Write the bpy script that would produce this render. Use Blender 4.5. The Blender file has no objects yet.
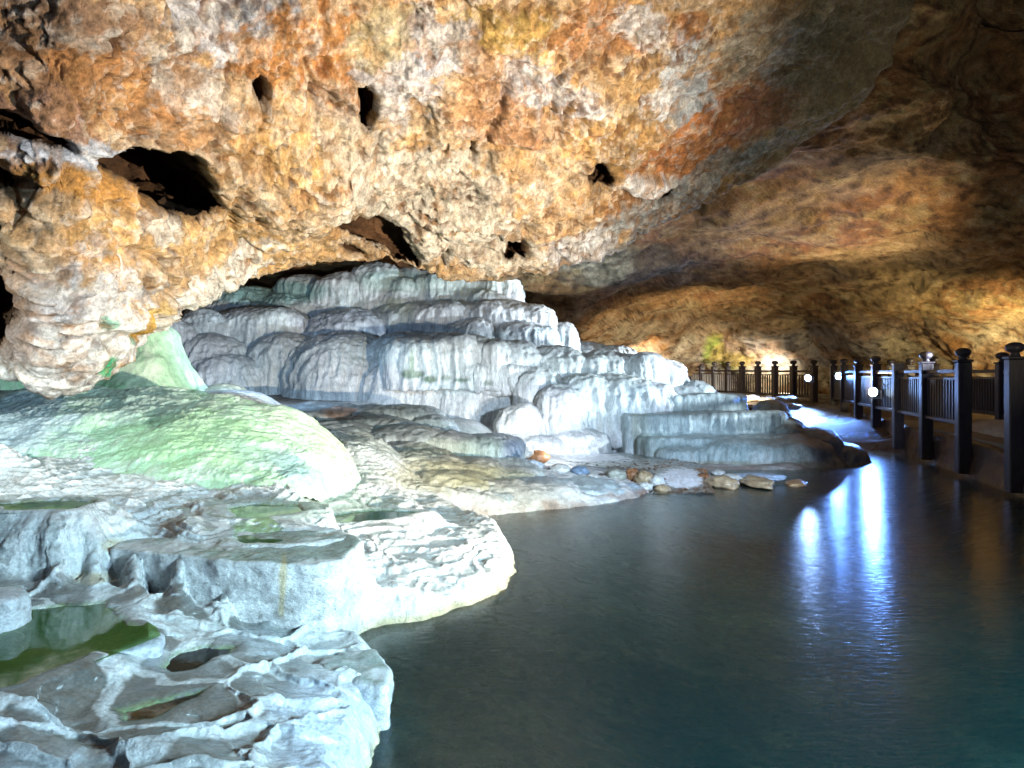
import bpy, bmesh, math, random
import numpy as np
from mathutils import Vector, Matrix

random.seed(7)
RNG = np.random.RandomState(11)
scn = bpy.context.scene
COL = scn.collection
F = 700.0; CX = 512.0; HY = 377.0; CZ = 1.4      # focal length in px, principal column, horizon row, eye height over water

# ------------------------------------------------------------------ camera
cd = bpy.data.cameras.new('camera'); cam = bpy.data.objects.new('camera', cd); COL.objects.link(cam)
cam.location = (0, 0, CZ); cam.rotation_euler = (math.radians(90), 0, 0)
cd.sensor_width = 36; cd.lens = F / 1024 * 36
cd.shift_y = -(384 - HY) / 1024
cd.clip_start = 0.05; cd.clip_end = 300
scn.camera = cam
scn.render.resolution_x = 1024; scn.render.resolution_y = 768

def at(px, py, Y):
    return np.array([(px - CX) / F * Y, Y, CZ + (HY - py) / F * Y])
def atz(px, py, z=0.0):
    Y = F * (CZ - z) / (py - HY)
    return at(px, py, Y)
def proj(P):
    Y = np.maximum(P[:, 1], 0.05)
    return P[:, 0] / Y * F + CX, HY - (P[:, 2] - CZ) / Y * F

# ------------------------------------------------------------------ numpy noise
LAT = RNG.rand(64, 64, 64).astype(np.float32) * 2 - 1
def vnoise(P):
    P = np.asarray(P, dtype=np.float32)
    i = np.floor(P).astype(np.int32); f = P - i
    f = f * f * f * (f * (f * 6 - 15) + 10)
    i0 = i & 63; i1 = (i + 1) & 63
    x0, y0, z0 = i0.T; x1, y1, z1 = i1.T; fx, fy, fz = f.T
    a = LAT[x0, y0, z0] * (1 - fx) + LAT[x1, y0, z0] * fx
    b = LAT[x0, y1, z0] * (1 - fx) + LAT[x1, y1, z0] * fx
    c = LAT[x0, y0, z1] * (1 - fx) + LAT[x1, y0, z1] * fx
    d = LAT[x0, y1, z1] * (1 - fx) + LAT[x1, y1, z1] * fx
    return (a * (1 - fy) + b * fy) * (1 - fz) + (c * (1 - fy) + d * fy) * fz
def fbm(P, sc=1.0, octv=4, gain=.5, off=0.0, ridged=False):
    P = np.asarray(P) * np.asarray(sc) + off
    s = 0; a = 1; t = 0
    for k in range(octv):
        n = vnoise(P)
        if ridged: n = 1 - 2 * np.abs(n)
        s = s + a * n; t += a; a *= gain
        P = P * 2.03 + 17.3
    return s / t
def worley(P, sc=1.0, off=0.0):
    P = np.asarray(P) * np.asarray(sc) + off
    i = np.floor(P).astype(np.int32); f = P - i
    d1 = np.full(len(P), 9.0); d2 = np.full(len(P), 9.0)
    for a in (-1, 0, 1):
        for b in (-1, 0, 1):
            for c in (-1, 0, 1):
                j = (i + (a, b, c)) & 63
                x, y, z = j.T
                q = np.stack([LAT[x, y, z], LAT[y, z, x], LAT[z, x, y]], 1) * .5 + .5
                d = np.linalg.norm(q + (a, b, c) - f, axis=1)
                d2 = np.where(d < d1, d1, np.minimum(d2, d)); d1 = np.minimum(d1, d)
    return d1, d2
def sstep(a, b, x):
    t = np.clip((x - a) / (b - a), 0, 1); return t * t * (3 - 2 * t)
def polysd(px, py, poly):
    """signed distance, positive inside"""
    px = np.asarray(px, float); py = np.asarray(py, float)
    d = np.full(px.shape, 1e9); ins = np.zeros(px.shape, bool)
    n = len(poly)
    for k in range(n):
        ax, ay = poly[k]; bx, by = poly[(k + 1) % n]
        ex, ey = bx - ax, by - ay
        t = np.clip(((px - ax) * ex + (py - ay) * ey) / (ex * ex + ey * ey + 1e-12), 0, 1)
        d = np.minimum(d, np.hypot(px - ax - t * ex, py - ay - t * ey))
        c = ((ay > py) != (by > py))
        xx = ax + (py - ay) * ex / (ey if abs(ey) > 1e-12 else 1e-12)
        ins ^= c & (px < xx)
    return np.where(ins, d, -d)

# ------------------------------------------------------------------ mesh helpers
def link(name, me, parent=None):
    o = bpy.data.objects.new(name, me); COL.objects.link(o)
    if parent is not None: o.parent = parent
    return o
def tag(o, label=None, cat=None, group=None, kind=None):
    if label: o['label'] = label
    if cat: o['category'] = cat
    if group: o['group'] = group
    if kind: o['kind'] = kind
    return o
def empty(name, loc=(0, 0, 0), rz=0):
    o = bpy.data.objects.new(name, None); COL.objects.link(o); o.location = loc; o.rotation_euler = (0, 0, rz)
    o.empty_display_size = .2
    return o
def mesh_np(name, V, Q, smooth=True):
    me = bpy.data.meshes.new(name)
    V = np.asarray(V, np.float32); Q = np.asarray(Q, np.int32)
    k = Q.shape[1]
    me.vertices.add(len(V)); me.vertices.foreach_set('co', V.ravel())
    me.loops.add(Q.size); me.loops.foreach_set('vertex_index', Q.ravel())
    me.polygons.add(len(Q)); me.polygons.foreach_set('loop_start', np.arange(0, Q.size, k, dtype=np.int32))
    me.polygons.foreach_set('loop_total', np.full(len(Q), k, np.int32))
    me.polygons.foreach_set('use_smooth', np.full(len(Q), smooth))
    me.update(calc_edges=True)
    return me
def grid_quads(nr, nc, flip=False):
    r = np.arange(nr - 1)[:, None]; c = np.arange(nc - 1)[None, :]
    a = (r * nc + c).ravel(); q = np.stack([a, a + 1, a + nc + 1, a + nc], 1)
    return q[:, ::-1] if flip else q
def get_co(me):
    a = np.empty(len(me.vertices) * 3, np.float32); me.vertices.foreach_get('co', a); return a.reshape(-1, 3).astype(np.float64)
def set_co(me, V):
    me.vertices.foreach_set('co', np.asarray(V, np.float32).ravel()); me.update()
def get_no(me):
    a = np.empty(len(me.vertices) * 3, np.float32); me.vertex_normals.foreach_get('vector', a); return a.reshape(-1, 3).astype(np.float64)
def set_attr(me, name, C):
    C = np.asarray(C, np.float32)
    if C.ndim == 1:
        at_ = me.attributes.new(name, 'FLOAT', 'POINT'); at_.data.foreach_set('value', C)
    else:
        if C.shape[1] == 3: C = np.concatenate([C, np.ones((len(C), 1), np.float32)], 1)
        at_ = me.attributes.new(name, 'FLOAT_COLOR', 'POINT'); at_.data.foreach_set('color', C.ravel())
def grid_normals(P, nr, nc):
    G = P.reshape(nr, nc, 3)
    du = np.gradient(G, axis=1); dv = np.gradient(G, axis=0)
    N = np.cross(du, dv); N /= (np.linalg.norm(N, axis=2, keepdims=True) + 1e-9)
    return N.reshape(-1, 3)

# ------------------------------------------------------------------ materials
def nd(nt, t, **kw):
    n = nt.nodes.new(t)
    for k, v in kw.items(): setattr(n, k, v)
    return n
def new_mat(name):
    m = bpy.data.materials.new(name); m.use_nodes = True
    nt = m.node_tree; nt.nodes.clear()
    out = nd(nt, 'ShaderNodeOutputMaterial')
    return m, nt, out
def noise_node(nt, vec, scale, detail=6, rough=.6, dist=0.0):
    n = nd(nt, 'ShaderNodeTexNoise'); n.inputs['Scale'].default_value = scale
    n.inputs['Detail'].default_value = detail; n.inputs['Roughness'].default_value = rough
    n.inputs['Distortion'].default_value = dist
    nt.links.new(vec, n.inputs['Vector']); return n
def ramp(nt, fac, stops):
    r = nd(nt, 'ShaderNodeValToRGB'); cr = r.color_ramp
    while len(cr.elements) < len(stops): cr.elements.new(.5)
    for e, (p, c) in zip(cr.elements, stops):
        e.position = p; e.color = (*c, 1) if len(c) == 3 else c
    nt.links.new(fac, r.inputs['Fac']); return r
def rock_mat(name, tex_scale=6, bump=.4, bump_dist=.03, vary=.35, rough=(.45, .85), stretch=(1, 1, 1), speck=0.0, wet=True, spec=.5):
    """colour attribute 'col' times fine mineral variation; roughness from attribute 'wet'"""
    m, nt, out = new_mat(name)
    b = nd(nt, 'ShaderNodeBsdfPrincipled'); nt.links.new(b.outputs[0], out.inputs['Surface'])
    a = nd(nt, 'ShaderNodeAttribute'); a.attribute_name = 'col'
    w = nd(nt, 'ShaderNodeAttribute'); w.attribute_name = 'wet'
    tc = nd(nt, 'ShaderNodeTexCoord'); mp = nd(nt, 'ShaderNodeMapping'); mp.inputs['Scale'].default_value = stretch
    nt.links.new(tc.outputs['Object'], mp.inputs['Vector']); v = mp.outputs[0]
    n1 = noise_node(nt, v, tex_scale, 8, .65); n2 = noise_node(nt, v, tex_scale * 7, 6, .7)
    r1 = ramp(nt, n1.outputs['Fac'], [(.3, (1 - vary,) * 3), (.65, (1 + vary * .25,) * 3)])
    r2 = ramp(nt, n2.outputs['Fac'], [(.35, (1 - vary * .9,) * 3), (.6, (1.05,) * 3)])
    m1 = nd(nt, 'ShaderNodeMix', data_type='RGBA', blend_type='MULTIPLY'); m1.inputs[0].default_value = 1
    nt.links.new(a.outputs['Color'], m1.inputs[6]); nt.links.new(r1.outputs[0], m1.inputs[7])
    m2 = nd(nt, 'ShaderNodeMix', data_type='RGBA', blend_type='MULTIPLY'); m2.inputs[0].default_value = 1
    nt.links.new(m1.outputs[2], m2.inputs[6]); nt.links.new(r2.outputs[0], m2.inputs[7])
    last = m2.outputs[2]
    if speck > 0:
        vo = nd(nt, 'ShaderNodeTexVoronoi'); vo.inputs['Scale'].default_value = tex_scale * 5
        nt.links.new(v, vo.inputs['Vector'])
        th = ramp(nt, vo.outputs['Distance'], [(.0, (speck,) * 3), (.16, (0,) * 3)])
        mx = nd(nt, 'ShaderNodeMix', data_type='RGBA'); nt.links.new(th.outputs[0], mx.inputs[0])
        nt.links.new(last, mx.inputs[6]); mx.inputs[7].default_value = (.06, .045, .03, 1); last = mx.outputs[2]
    nt.links.new(last, b.inputs['Base Color'])
    mr = nd(nt, 'ShaderNodeMapRange'); mr.inputs['To Min'].default_value = rough[1]; mr.inputs['To Max'].default_value = rough[0]
    nt.links.new(w.outputs['Fac'], mr.inputs['Value']); nt.links.new(mr.outputs[0], b.inputs['Roughness'])
    b.inputs['Specular IOR Level'].default_value = spec
    ad = nd(nt, 'ShaderNodeMath', operation='ADD'); mu = nd(nt, 'ShaderNodeMath', operation='MULTIPLY'); mu.inputs[1].default_value = .45
    nt.links.new(n2.outputs['Fac'], mu.inputs[0]); nt.links.new(n1.outputs['Fac'], ad.inputs[0]); nt.links.new(mu.outputs[0], ad.inputs[1])
    n3 = noise_node(nt, v, tex_scale * 25, 3, .7); mu3 = nd(nt, 'ShaderNodeMath', operation='MULTIPLY'); mu3.inputs[1].default_value = .15
    nt.links.new(n3.outputs['Fac'], mu3.inputs[0]); ad2 = nd(nt, 'ShaderNodeMath', operation='ADD')
    nt.links.new(ad.outputs[0], ad2.inputs[0]); nt.links.new(mu3.outputs[0], ad2.inputs[1])
    bp = nd(nt, 'ShaderNodeBump'); bp.inputs['Distance'].default_value = bump_dist
    bst = nd(nt, 'ShaderNodeMapRange'); bst.inputs['To Min'].default_value = bump; bst.inputs['To Max'].default_value = bump * .25
    nt.links.new(w.outputs['Fac'], bst.inputs['Value']); nt.links.new(bst.outputs[0], bp.inputs['Strength'])
    nt.links.new(ad2.outputs[0], bp.inputs['Height']); nt.links.new(bp.outputs[0], b.inputs['Normal'])
    return m
def plain_mat(name, col, rough=.5, metal=0, noise=.3, sc=20, bump=.2, stretch=(1, 1, 1)):
    m, nt, out = new_mat(name)
    b = nd(nt, 'ShaderNodeBsdfPrincipled'); nt.links.new(b.outputs[0], out.inputs['Surface'])
    tc = nd(nt, 'ShaderNodeTexCoord'); mp = nd(nt, 'ShaderNodeMapping'); mp.inputs['Scale'].default_value = stretch
    nt.links.new(tc.outputs['Object'], mp.inputs['Vector'])
    n = noise_node(nt, mp.outputs[0], sc, 6, .65)
    r = ramp(nt, n.outputs['Fac'], [(.3, tuple(c * (1 - noise) for c in col)), (.7, tuple(min(1, c * (1 + noise)) for c in col))])
    nt.links.new(r.outputs[0], b.inputs['Base Color'])
    b.inputs['Roughness'].default_value = rough; b.inputs['Metallic'].default_value = metal
    bp = nd(nt, 'ShaderNodeBump'); bp.inputs['Strength'].default_value = bump; bp.inputs['Distance'].default_value = .01
    nt.links.new(n.outputs['Fac'], bp.inputs['Height']); nt.links.new(bp.outputs[0], b.inputs['Normal'])
    return m
def emis_mat(name, col, s):
    m, nt, out = new_mat(name); e = nd(nt, 'ShaderNodeEmission'); e.inputs[0].default_value = (*col, 1); e.inputs[1].default_value = s
    nt.links.new(e.outputs[0], out.inputs['Surface']); return m
def water_mat(name, tint, body, body_fac, rough, bump, sc=(1, 1, 1), nscale=6, edge=None):
    """see-through water: fresnel gloss over a tinted transparent body with some suspended matter"""
    m, nt, out = new_mat(name)
    tr = nd(nt, 'ShaderNodeBsdfTransparent'); tr.inputs[0].default_value = (*tint, 1)
    df = nd(nt, 'ShaderNodeBsdfDiffuse'); df.inputs[0].default_value = (*body, 1)
    m1 = nd(nt, 'ShaderNodeMixShader'); m1.inputs[0].default_value = body_fac
    nt.links.new(tr.outputs[0], m1.inputs[1]); nt.links.new(df.outputs[0], m1.inputs[2])
    gl = nd(nt, 'ShaderNodeBsdfGlossy'); gl.inputs['Roughness'].default_value = rough; gl.inputs[0].default_value = (1, 1, 1, 1)
    fr = nd(nt, 'ShaderNodeFresnel'); fr.inputs['IOR'].default_value = 1.33
    m2 = nd(nt, 'ShaderNodeMixShader'); nt.links.new(fr.outputs[0], m2.inputs[0])
    nt.links.new(m1.outputs[0], m2.inputs[1]); nt.links.new(gl.outputs[0], m2.inputs[2])
    nt.links.new(m2.outputs[0], out.inputs['Surface'])
    tc = nd(nt, 'ShaderNodeTexCoord'); mp = nd(nt, 'ShaderNodeMapping'); mp.inputs['Scale'].default_value = sc
    nt.links.new(tc.outputs['Object'], mp.inputs['Vector'])
    n = noise_node(nt, mp.outputs[0], nscale, 4, .55, .4)
    bp = nd(nt, 'ShaderNodeBump'); bp.inputs['Strength'].default_value = bump; bp.inputs['Distance'].default_value = .02
    nt.links.new(n.outputs['Fac'], bp.inputs['Height'])
    nt.links.new(bp.outputs[0], gl.inputs['Normal']); nt.links.new(bp.outputs[0], fr.inputs['Normal'])
    return m

M_CEIL = rock_mat('ochre_limestone', 6, 1.0, .07, .46, (.5, .9), speck=.25, spec=.2)
M_WALL = rock_mat('brown_limestone', 4, .9, .10, .5, (.5, .95), stretch=(1, 1, 1.6), spec=.2)
M_FLOW = rock_mat('flowstone', 3.0, .9, .04, .42, (.3, .6), stretch=(3.2, 3.2, .5), spec=.5)
M_TRAV = rock_mat('travertine_crust', 9, 1.0, .035, .34, (.10, .5), stretch=(1, 1, 1.5), speck=.35, spec=.5)
M_MOSS = rock_mat('algae_travertine', 9, .9, .035, .3, (.3, .7), spec=.4)
M_STONE = rock_mat('wet_stone', 12, .7, .02, .4, (.15, .5), spec=.5)
M_WOOD = plain_mat('dark_wood', (.035, .03, .042), .42, 0, .35, 6, .3, (6, 6, 1))
M_WOODG = plain_mat('weathered_wood', (.16, .17, .2), .5, 0, .35, 6, .3, (6, 6, 1))
M_CONC = plain_mat('stained_concrete', (.2, .13, .1), .6, 0, .5, 3, .5)
M_PATH = plain_mat('path_stone', (.22, .21, .2), .5, 0, .35, 4, .4)
M_METAL = plain_mat('grey_metal', (.12, .12, .13), .4, .8, .2, 20, .1)
M_LENS = emis_mat('lamp_glass', (.5, .7, 1), 30)

def blob(px, py, x, y, rx, ry, ang=0, nz=0, soft=.35):
    c, s = math.cos(math.radians(ang)), math.sin(math.radians(ang))
    dx, dy = px - x, py - y
    u = (dx * c + dy * s) / rx; v = (-dx * s + dy * c) / ry
    d = np.sqrt(u * u + v * v) + nz
    return 1 - sstep(1 - soft, 1 + soft, d)
def mix(C, m, col):
    m = np.clip(m, 0, 1)[:, None]
    return C * (1 - m) + np.array(col) * m

# ------------------------------------------------------------------ front ceiling
LIP = np.array([(-320, 400, 4.4), (-120, 372, 4.7), (-20, 366, 5.0), (5, 372, 5.05), (18, 368, 5.05), (32, 382, 5.05), (48, 388, 5.05), (68, 385, 5.1), (92, 370, 5.3),
                (115, 350, 5.6), (150, 318, 6.1), (180, 294, 6.5), (205, 282, 6.8), (250, 277, 7.2), (300, 270, 7.5), (345, 262, 7.8), (400, 262, 8.0),
                (450, 272, 8.2), (505, 271, 8.3), (545, 262, 8.5), (590, 251, 8.6), (640, 222, 8.7), (700, 197, 8.7), (760, 168, 8.5), (820, 132, 8.1),
                (865, 98, 7.6), (892, 60, 7.2), (915, 0, 6.8), (960, -90, 6.2), (1060, -260, 5.4), (1250, -480, 4.4)], float)
def build_ceiling():
    cx = np.arange(-320, 1250, 1.7); nc = len(cx)
    lip_y = np.interp(cx, LIP[:, 0], LIP[:, 1]); lip_Y = np.interp(cx, LIP[:, 0], LIP[:, 2])
    k = np.ones(5) / 5
    lip_Y = np.convolve(np.pad(lip_Y, 20, 'edge'), np.ones(41) / 41, 'valid')
    # front sheet: from the lip up over the camera
    nf = 420
    t = np.linspace(0, 1, nf) ** 1.0
    topY = np.interp(cx, [-320, 0, 200, 400, 600, 800, 950, 1250], [2.6, 2.9, 3.2, 3.4, 3.5, 3.6, 3.7, 3.6])
    toppy = -560.0
    Lp = np.stack([(cx - CX) / F * lip_Y, lip_Y, CZ + (HY - lip_y) / F * lip_Y], 1)
    Tp = np.stack([(cx - CX) / F * topY, topY, CZ + (HY - np.minimum(toppy, lip_y - 60)) / F * topY], 1)
    # keep each column inside its own vertical plane through the eye
    Fr = Lp[None] * (1 - t)[:, None, None] + Tp[None] * t[:, None, None]
    sc = (4 * t * (1 - t))[:, None]
    py0 = HY - (Fr[..., 2] - CZ) / Fr[..., 1] * F
    Fr *= 1; 
    # belly: bring the middle nearer to make the vault bulge
    sag = 1 - .06 * sc * np.ones_like(Fr[..., 0])
    D = Fr - np.array([0, 0, CZ]); Fr = D * sag[..., None] + np.array([0, 0, CZ])
    # roof continues over and behind the camera
    nb2 = 30; a = np.linspace(0, 1, nb2 + 1)[1:]
    Bk = Fr[-1][None] + a[:, None, None] * np.array([0, -9.0, 0])[None, None] + (a * (1 - a))[:, None, None] * np.array([0, 0, 3.0]) 
    # back of the lip
    nb = 60; b = np.linspace(1, 0, nb + 1)[:-1]
    Rr = Lp[None] + np.stack([0 * b, 2.6 * b ** 1.1, 2.3 * b ** 1.6 + .15 * b], 1)[:, None, :]
    G = np.concatenate([Rr, Fr, Bk], 0); nr = len(G)
    # soften the fold
    for it in range(6):
        G[1:-1, :] = .5 * G[1:-1, :] + .25 * (G[:-2, :] + G[2:, :])
    P = G.reshape(-1, 3)
    px, py = proj(P)
    N = grid_normals(P, nr, nc)
    cen = np.array([0, 3, 1.0]); flip = np.sum(N * (cen - P), 1) < 0; 
    if flip.mean() > .5: N = -N                       # pointing into the cave
    rowid = np.repeat(np.arange(nr), nc)
    back = rowid < nb
    # big relief
    warp = np.stack([fbm(P, .7, 3, off=k * 9.1) for k in range(3)], 1)
    W = P + .35 * warp
    h = .30 * fbm(P, .55, 3, off=3.3)
    d1, d2 = worley(W, (1.1, 1.1, 1.3)); h += .16 * (.55 - d1)
    h += -.10 * np.exp(-((d2 - d1) / .07) ** 2) * sstep(-.2, .5, fbm(P, 1.1, 2, off=40))
    d1b, d2b = worley(W, 3.4, off=11); h += .045 * (.5 - d1b)
    h += -.035 * np.exp(-((d2b - d1b) / .09) ** 2) * sstep(-.1, .4, fbm(P, 1.7, 2, off=60))
    rg = fbm(W, 2.4, 5, ridged=True, off=5); h += .055 * rg
    h += .045 * fbm(P, 9, 4, .65, off=21)
    chip = fbm(W, 7, 4, .6, ridged=True, off=25); h += .05 * chip
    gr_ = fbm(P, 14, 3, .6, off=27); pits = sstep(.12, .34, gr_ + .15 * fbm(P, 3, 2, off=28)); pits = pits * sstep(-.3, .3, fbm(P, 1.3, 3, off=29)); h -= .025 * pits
    d1c, d2c = worley(W, 12, off=2); h += .022 * (.5 - d1c) - .010 * np.exp(-((d2c - d1c) / .12) ** 2); h += .010 * fbm(P, 26, 3, .7, ridged=True, off=23)
    # scalloped pits
    pit = sstep(.42, .75, fbm(P, 2.6, 3, off=71)); h -= .10 * pit
    # smoother, coarse strata toward the right flank
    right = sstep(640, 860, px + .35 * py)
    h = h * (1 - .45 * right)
    diag = fbm(np.stack([P[:, 0] * .8 + P[:, 1] * .2, P[:, 1] * 1.0, P[:, 2] * 5 - P[:, 0] * 2.0], 1), 1.0, 4, ridged=True, off=31)
    h += .09 * right * diag
    nz = .35 * fbm(P, 3.2, 4, off=90)
    # a bulging pillow under the big hollow's right
    h += .22 * blob(px, py, 285, 165, 95, 52, 25, nz * .2, .5)
    h += .12 * blob(px, py, 480, 210, 90, 40, 5, nz * .3, .5)
    h += .14 * blob(px, py, 100, 300, 120, 40, -20, nz * .3, .6)
    h += .10 * blob(px, py, 70, 370, 55, 40, -30, nz * .3, .6)
    # small white ledge
    h += .16 * blob(px, py, 640, 176, 24, 10, 0, nz * .4, .15)
    lip_px = np.interp(px, LIP[:, 0], LIP[:, 1])
    h *= 1 - .45 * sstep(290, 330, py + .2 * (60 - px)) * sstep(190, 150, px)
    h *= np.where(back, .5, 1)
    P = P + N * h[:, None]
    # hollows, cut up and back into the roof
    wob = 5 * fbm(P, 4, 3, .45, off=7)
    ray = P - np.array([0, 0, CZ]); ray /= np.linalg.norm(ray, axis=1, keepdims=True)
    hollow_shade = np.zeros(len(P))
    dead = np.zeros(len(P), bool); pockets = []
    def cut(sd, depth, vec, w=4, poly=None):
        nonlocal P, hollow_shade, dead
        m = sstep(-w * .9, w * .6, sd + wob) * (~back)
        P = P + (m * min(depth, .14))[:, None] * (ray * .8 + np.array([-.25, 0, .35]))
        hollow_shade = np.maximum(hollow_shade, sstep(.5, 1, m) * (.8 if depth > .2 else .35))
        if depth > .2:
            new = (sd + wob > w * .15) & ~back; dead |= new
            if new.sum() > 4:
                pockets.append((new, -N[new].mean(0) * .8 + ray[new].mean(0) * .6 + np.array([-.35, 0, .2]), depth))
    hole = [(119, 177), (134, 160), (147, 151), (170, 149), (189, 154), (197, 164), (207, 184), (226, 209), (210, 216), (174, 216), (160, 214), (146, 206), (130, 188)]
    cut(polysd(px, py, hole), 1.3, (.5, .5, .7), 5)
    cut(polysd(px, py, [(355, 80), (368, 76), (377, 92), (376, 112), (370, 131), (360, 124), (361, 104)]), .4, (.6, .4, .6), 5)
    cut(polysd(px, py, [(248, 78), (256, 68), (266, 76), (265, 92), (254, 97), (248, 90)]), .35, (.6, .4, .6), 5)
    cut(polysd(px, py, [(585, 168), (592, 158), (602, 160), (608, 172), (602, 184), (590, 184)]), .5, (.5, .5, .6), 5)
    cut(polysd(px, py, [(502, 247), (508, 238), (520, 237), (527, 245), (524, 251), (506, 252)]), .5, (.3, .6, .6), 4)
    cut(polysd(px, py, [(471, 160), (473, 147), (477, 148), (477, 162), (474, 168)]), .25, (.3, .4, .6), 3)
    cut(polysd(px, py, [(620, 187), (662, 187), (676, 182), (668, 192), (622, 192)]), .3, (.3, .4, .8), 4)
    cut(polysd(px, py, [(330, 212), (352, 208), (380, 216), (405, 232), (420, 250), (425, 266), (400, 266), (385, 255), (350, 240), (336, 226)]), .32, (.2, .6, .7), 10)
    cut(polysd(px, py, [(330, 240), (352, 246), (372, 256), (368, 262), (345, 258)]), .35, (.2, .6, .7), 6)
    cut(polysd(px, py, [(-60, 262), (4, 262), (26, 274), (38, 292), (36, 312), (24, 324), (12, 345), (2, 362), (-60, 362)]), 1.0, (-.5, .6, .4), 6)
    cut(polysd(px, py, [(-40, 105), (8, 112), (45, 130), (75, 148), (80, 158), (55, 156), (20, 142), (-40, 125)]), .3, (.2, .6, .7), 6)
    cut(polysd(px, py, [(-40, 160), (4, 160), (10, 178), (30, 196), (-5, 196), (-40, 190)]), .3, (.2, .6, .7), 5)
    cut(polysd(px, py, [(-40, 205), (0, 212), (22, 232), (30, 246), (10, 238), (-40, 222)]), .25, (.2, .6, .7), 5)
    cut(polysd(px, py, [(300, 88), (320, 86), (350, 102), (356, 114), (335, 108), (308, 98)]), .10, (.2, .6, .7), 5)
    Qs = grid_quads(nr, nc); Qs = Qs[~dead[Qs].all(1)]
    # --- mineral colours, with recess shade painted into pits and hollows
    n1 = fbm(P, 1.3, 5, .6, off=100); n2 = fbm(P, 3.1, 5, .6, off=130); n3 = fbm(P, 8, 4, .6, off=150); n5 = fbm(W, 4.5, 5, .65, off=170)
    cream = np.array([.60, .43, .26]); C = np.tile(cream, (len(P), 1))
    C = mix(C, sstep(.05, .35, n2), (.62, .38, .17))
    C = mix(C, sstep(.1, .4, n3) * .5, (.5, .33, .2))
    def patch(x, y, rx, ry, ang, col, k=1.0, am=.55, soft=.25):
        nonlocal C
        C = mix(C, k * (1 if soft > .2 and am < .5 else (.85 + .25 * sstep(-.25, .1, n5))) * blob(px, py, x, y, rx, ry, ang, am * n2 + .5 * n1 + .75 * n3, soft * .7), col)
    orange = (.52, .24, .08); rust = (.36, .15, .06); ochre = (.46, .31, .10); crust = (.62, .62, .66); white = (.76, .70, .60); dkor = (.35, .17, .09)
    patch(60, 60, 120, 70, 20, dkor, .75); patch(130, 85, 110, 45, 25, orange, .7); patch(40, 130, 60, 40, 30, (.36, .2, .15), .8)
    patch(60, 20, 130, 30, 0, (.32, .2, .13), .8); patch(215, 25, 70, 38, -10, crust, .9); patch(175, 70, 55, 25, 40, (.6, .55, .5), .8); patch(265, 10, 50, 26, 0, (.40, .44, .52), .9)
    patch(320, 40, 90, 38, -8, orange, .9); patch(330, 90, 45, 22, 20, rust, .8); patch(290, 145, 45, 30, 20, (.68, .42, .16), .8)
    patch(400, 70, 42, 70, 10, crust, .8); patch(385, 30, 38, 28, 0, (.5, .42, .24), .8); patch(500, 28, 75, 24, -3, ochre, .95); patch(440, 45, 30, 30, 0, (.5, .52, .6), .7)
    patch(510, 75, 55, 16, 25, (.45, .27, .16), .8); patch(510, 115, 60, 35, 10, (.60, .35, .2), .75); patch(560, 95, 55, 25, 20, crust, .85); patch(500, 130, 35, 30, 30, rust, .5)
    patch(610, 35, 60, 40, 0, rust, .8); patch(640, 90, 45, 35, 15, (.50, .32, .14), .85); patch(645, 30, 36, 22, 30, (.7, .68, .68), .9); patch(695, 40, 22, 30, 0, rust, .8)
    patch(700, 85, 45, 40, -30, (.46, .5, .54), .9); patch(655, 100, 22, 14, -30, (.75, .74, .76), .9); patch(610, 140, 45, 30, 0, (.45, .27, .10), .9); patch(690, 150, 55, 28, -20, (.50, .20, .07), .95)
    patch(735, 80, 26, 24, 0, (.40, .2, .09), .9); patch(760, 40, 55, 35, -30, (.42, .36, .27), .9); patch(740, 110, 40, 18, -35, (.42, .17, .07), .9); patch(780, 100, 60, 18, -38, (.45, .19, .12), .9)
    patch(642, 176, 26, 11, 0, (.82, .82, .84), 1, .3); patch(640, 205, 45, 20, -10, (.38, .17, .06), .9); patch(800, 60, 26, 40, 30, (.44, .46, .50), .8)
    patch(720, 165, 150, 10, -27, (.42, .48, .50), .8); patch(830, 55, 35, 50, 30, (.22, .2, .14), .9); patch(640, 228, 70, 9, -25, (.40, .47, .5), .8)
    patch(420, 190, 95, 45, 5, white, .85); patch(350, 150, 40, 60, -20, white, .5); patch(90, 160, 95, 14, 10, (.70, .74, .82), .95); patch(450, 240, 90, 20, 5, white, .9); patch(580, 240, 36, 16, 0, (.78, .78, .8), .9)
    patch(95, 190, 65, 16, 12, (.68, .34, .09), .95); patch(95, 235, 35, 26, 0, (.60, .32, .10), .8); patch(200, 240, 130, 26, 8, (.66, .42, .18), .8); patch(150, 225, 22, 16, 0, white, .8)
    patch(60, 330, 85, 70, 0, (.76, .73, .70), 1.3); patch(180, 290, 90, 18, -25, (.80, .77, .70), .9); patch(120, 315, 10, 19, 30, (.72, .40, .04), 1, .3, .2)
    patch(130, 300, 18, 7, -30, (.7, .45, .12), .8, .3); patch(35, 300, 25, 50, 30, (.55, .55, .58), .8); patch(88, 360, 6, 11, 5, (.04, .38, .18), 1, .25, .25); patch(88, 313, 4, 7, 0, (.25, .55, .40), .8, .3); patch(111, 334, 4, 4, 0, (.2, .5, .35), .8, .3)
    patch(10, 240, 45, 40, 20, (.60, .38, .2), .6)
    crk = np.exp(-((d2b - d1b) / .05) ** 2) * sstep(-.1, .3, fbm(P, 2.3, 3, off=61)); C = mix(C, crk * .7, (.16, .08, .04))
    C = mix(C, pits * .85, (.15, .07, .03)); C = mix(C, sstep(.2, .45, -n3 - .3 * n1) * .6, (.22, .11, .045))  # pits painted darker as cavity shade
    C = C * (.86 + .3 * np.clip(rg - .2, -.5, .5))[:, None]
    n6 = fbm(W, (9, 9, 9), 4, .65, off=180); C = mix(C, sstep(.14, .3, n6) * .38, (.46, .24, .09)); C = mix(C, sstep(.16, .3, -n6) * .3, (.74, .66, .54))
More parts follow.
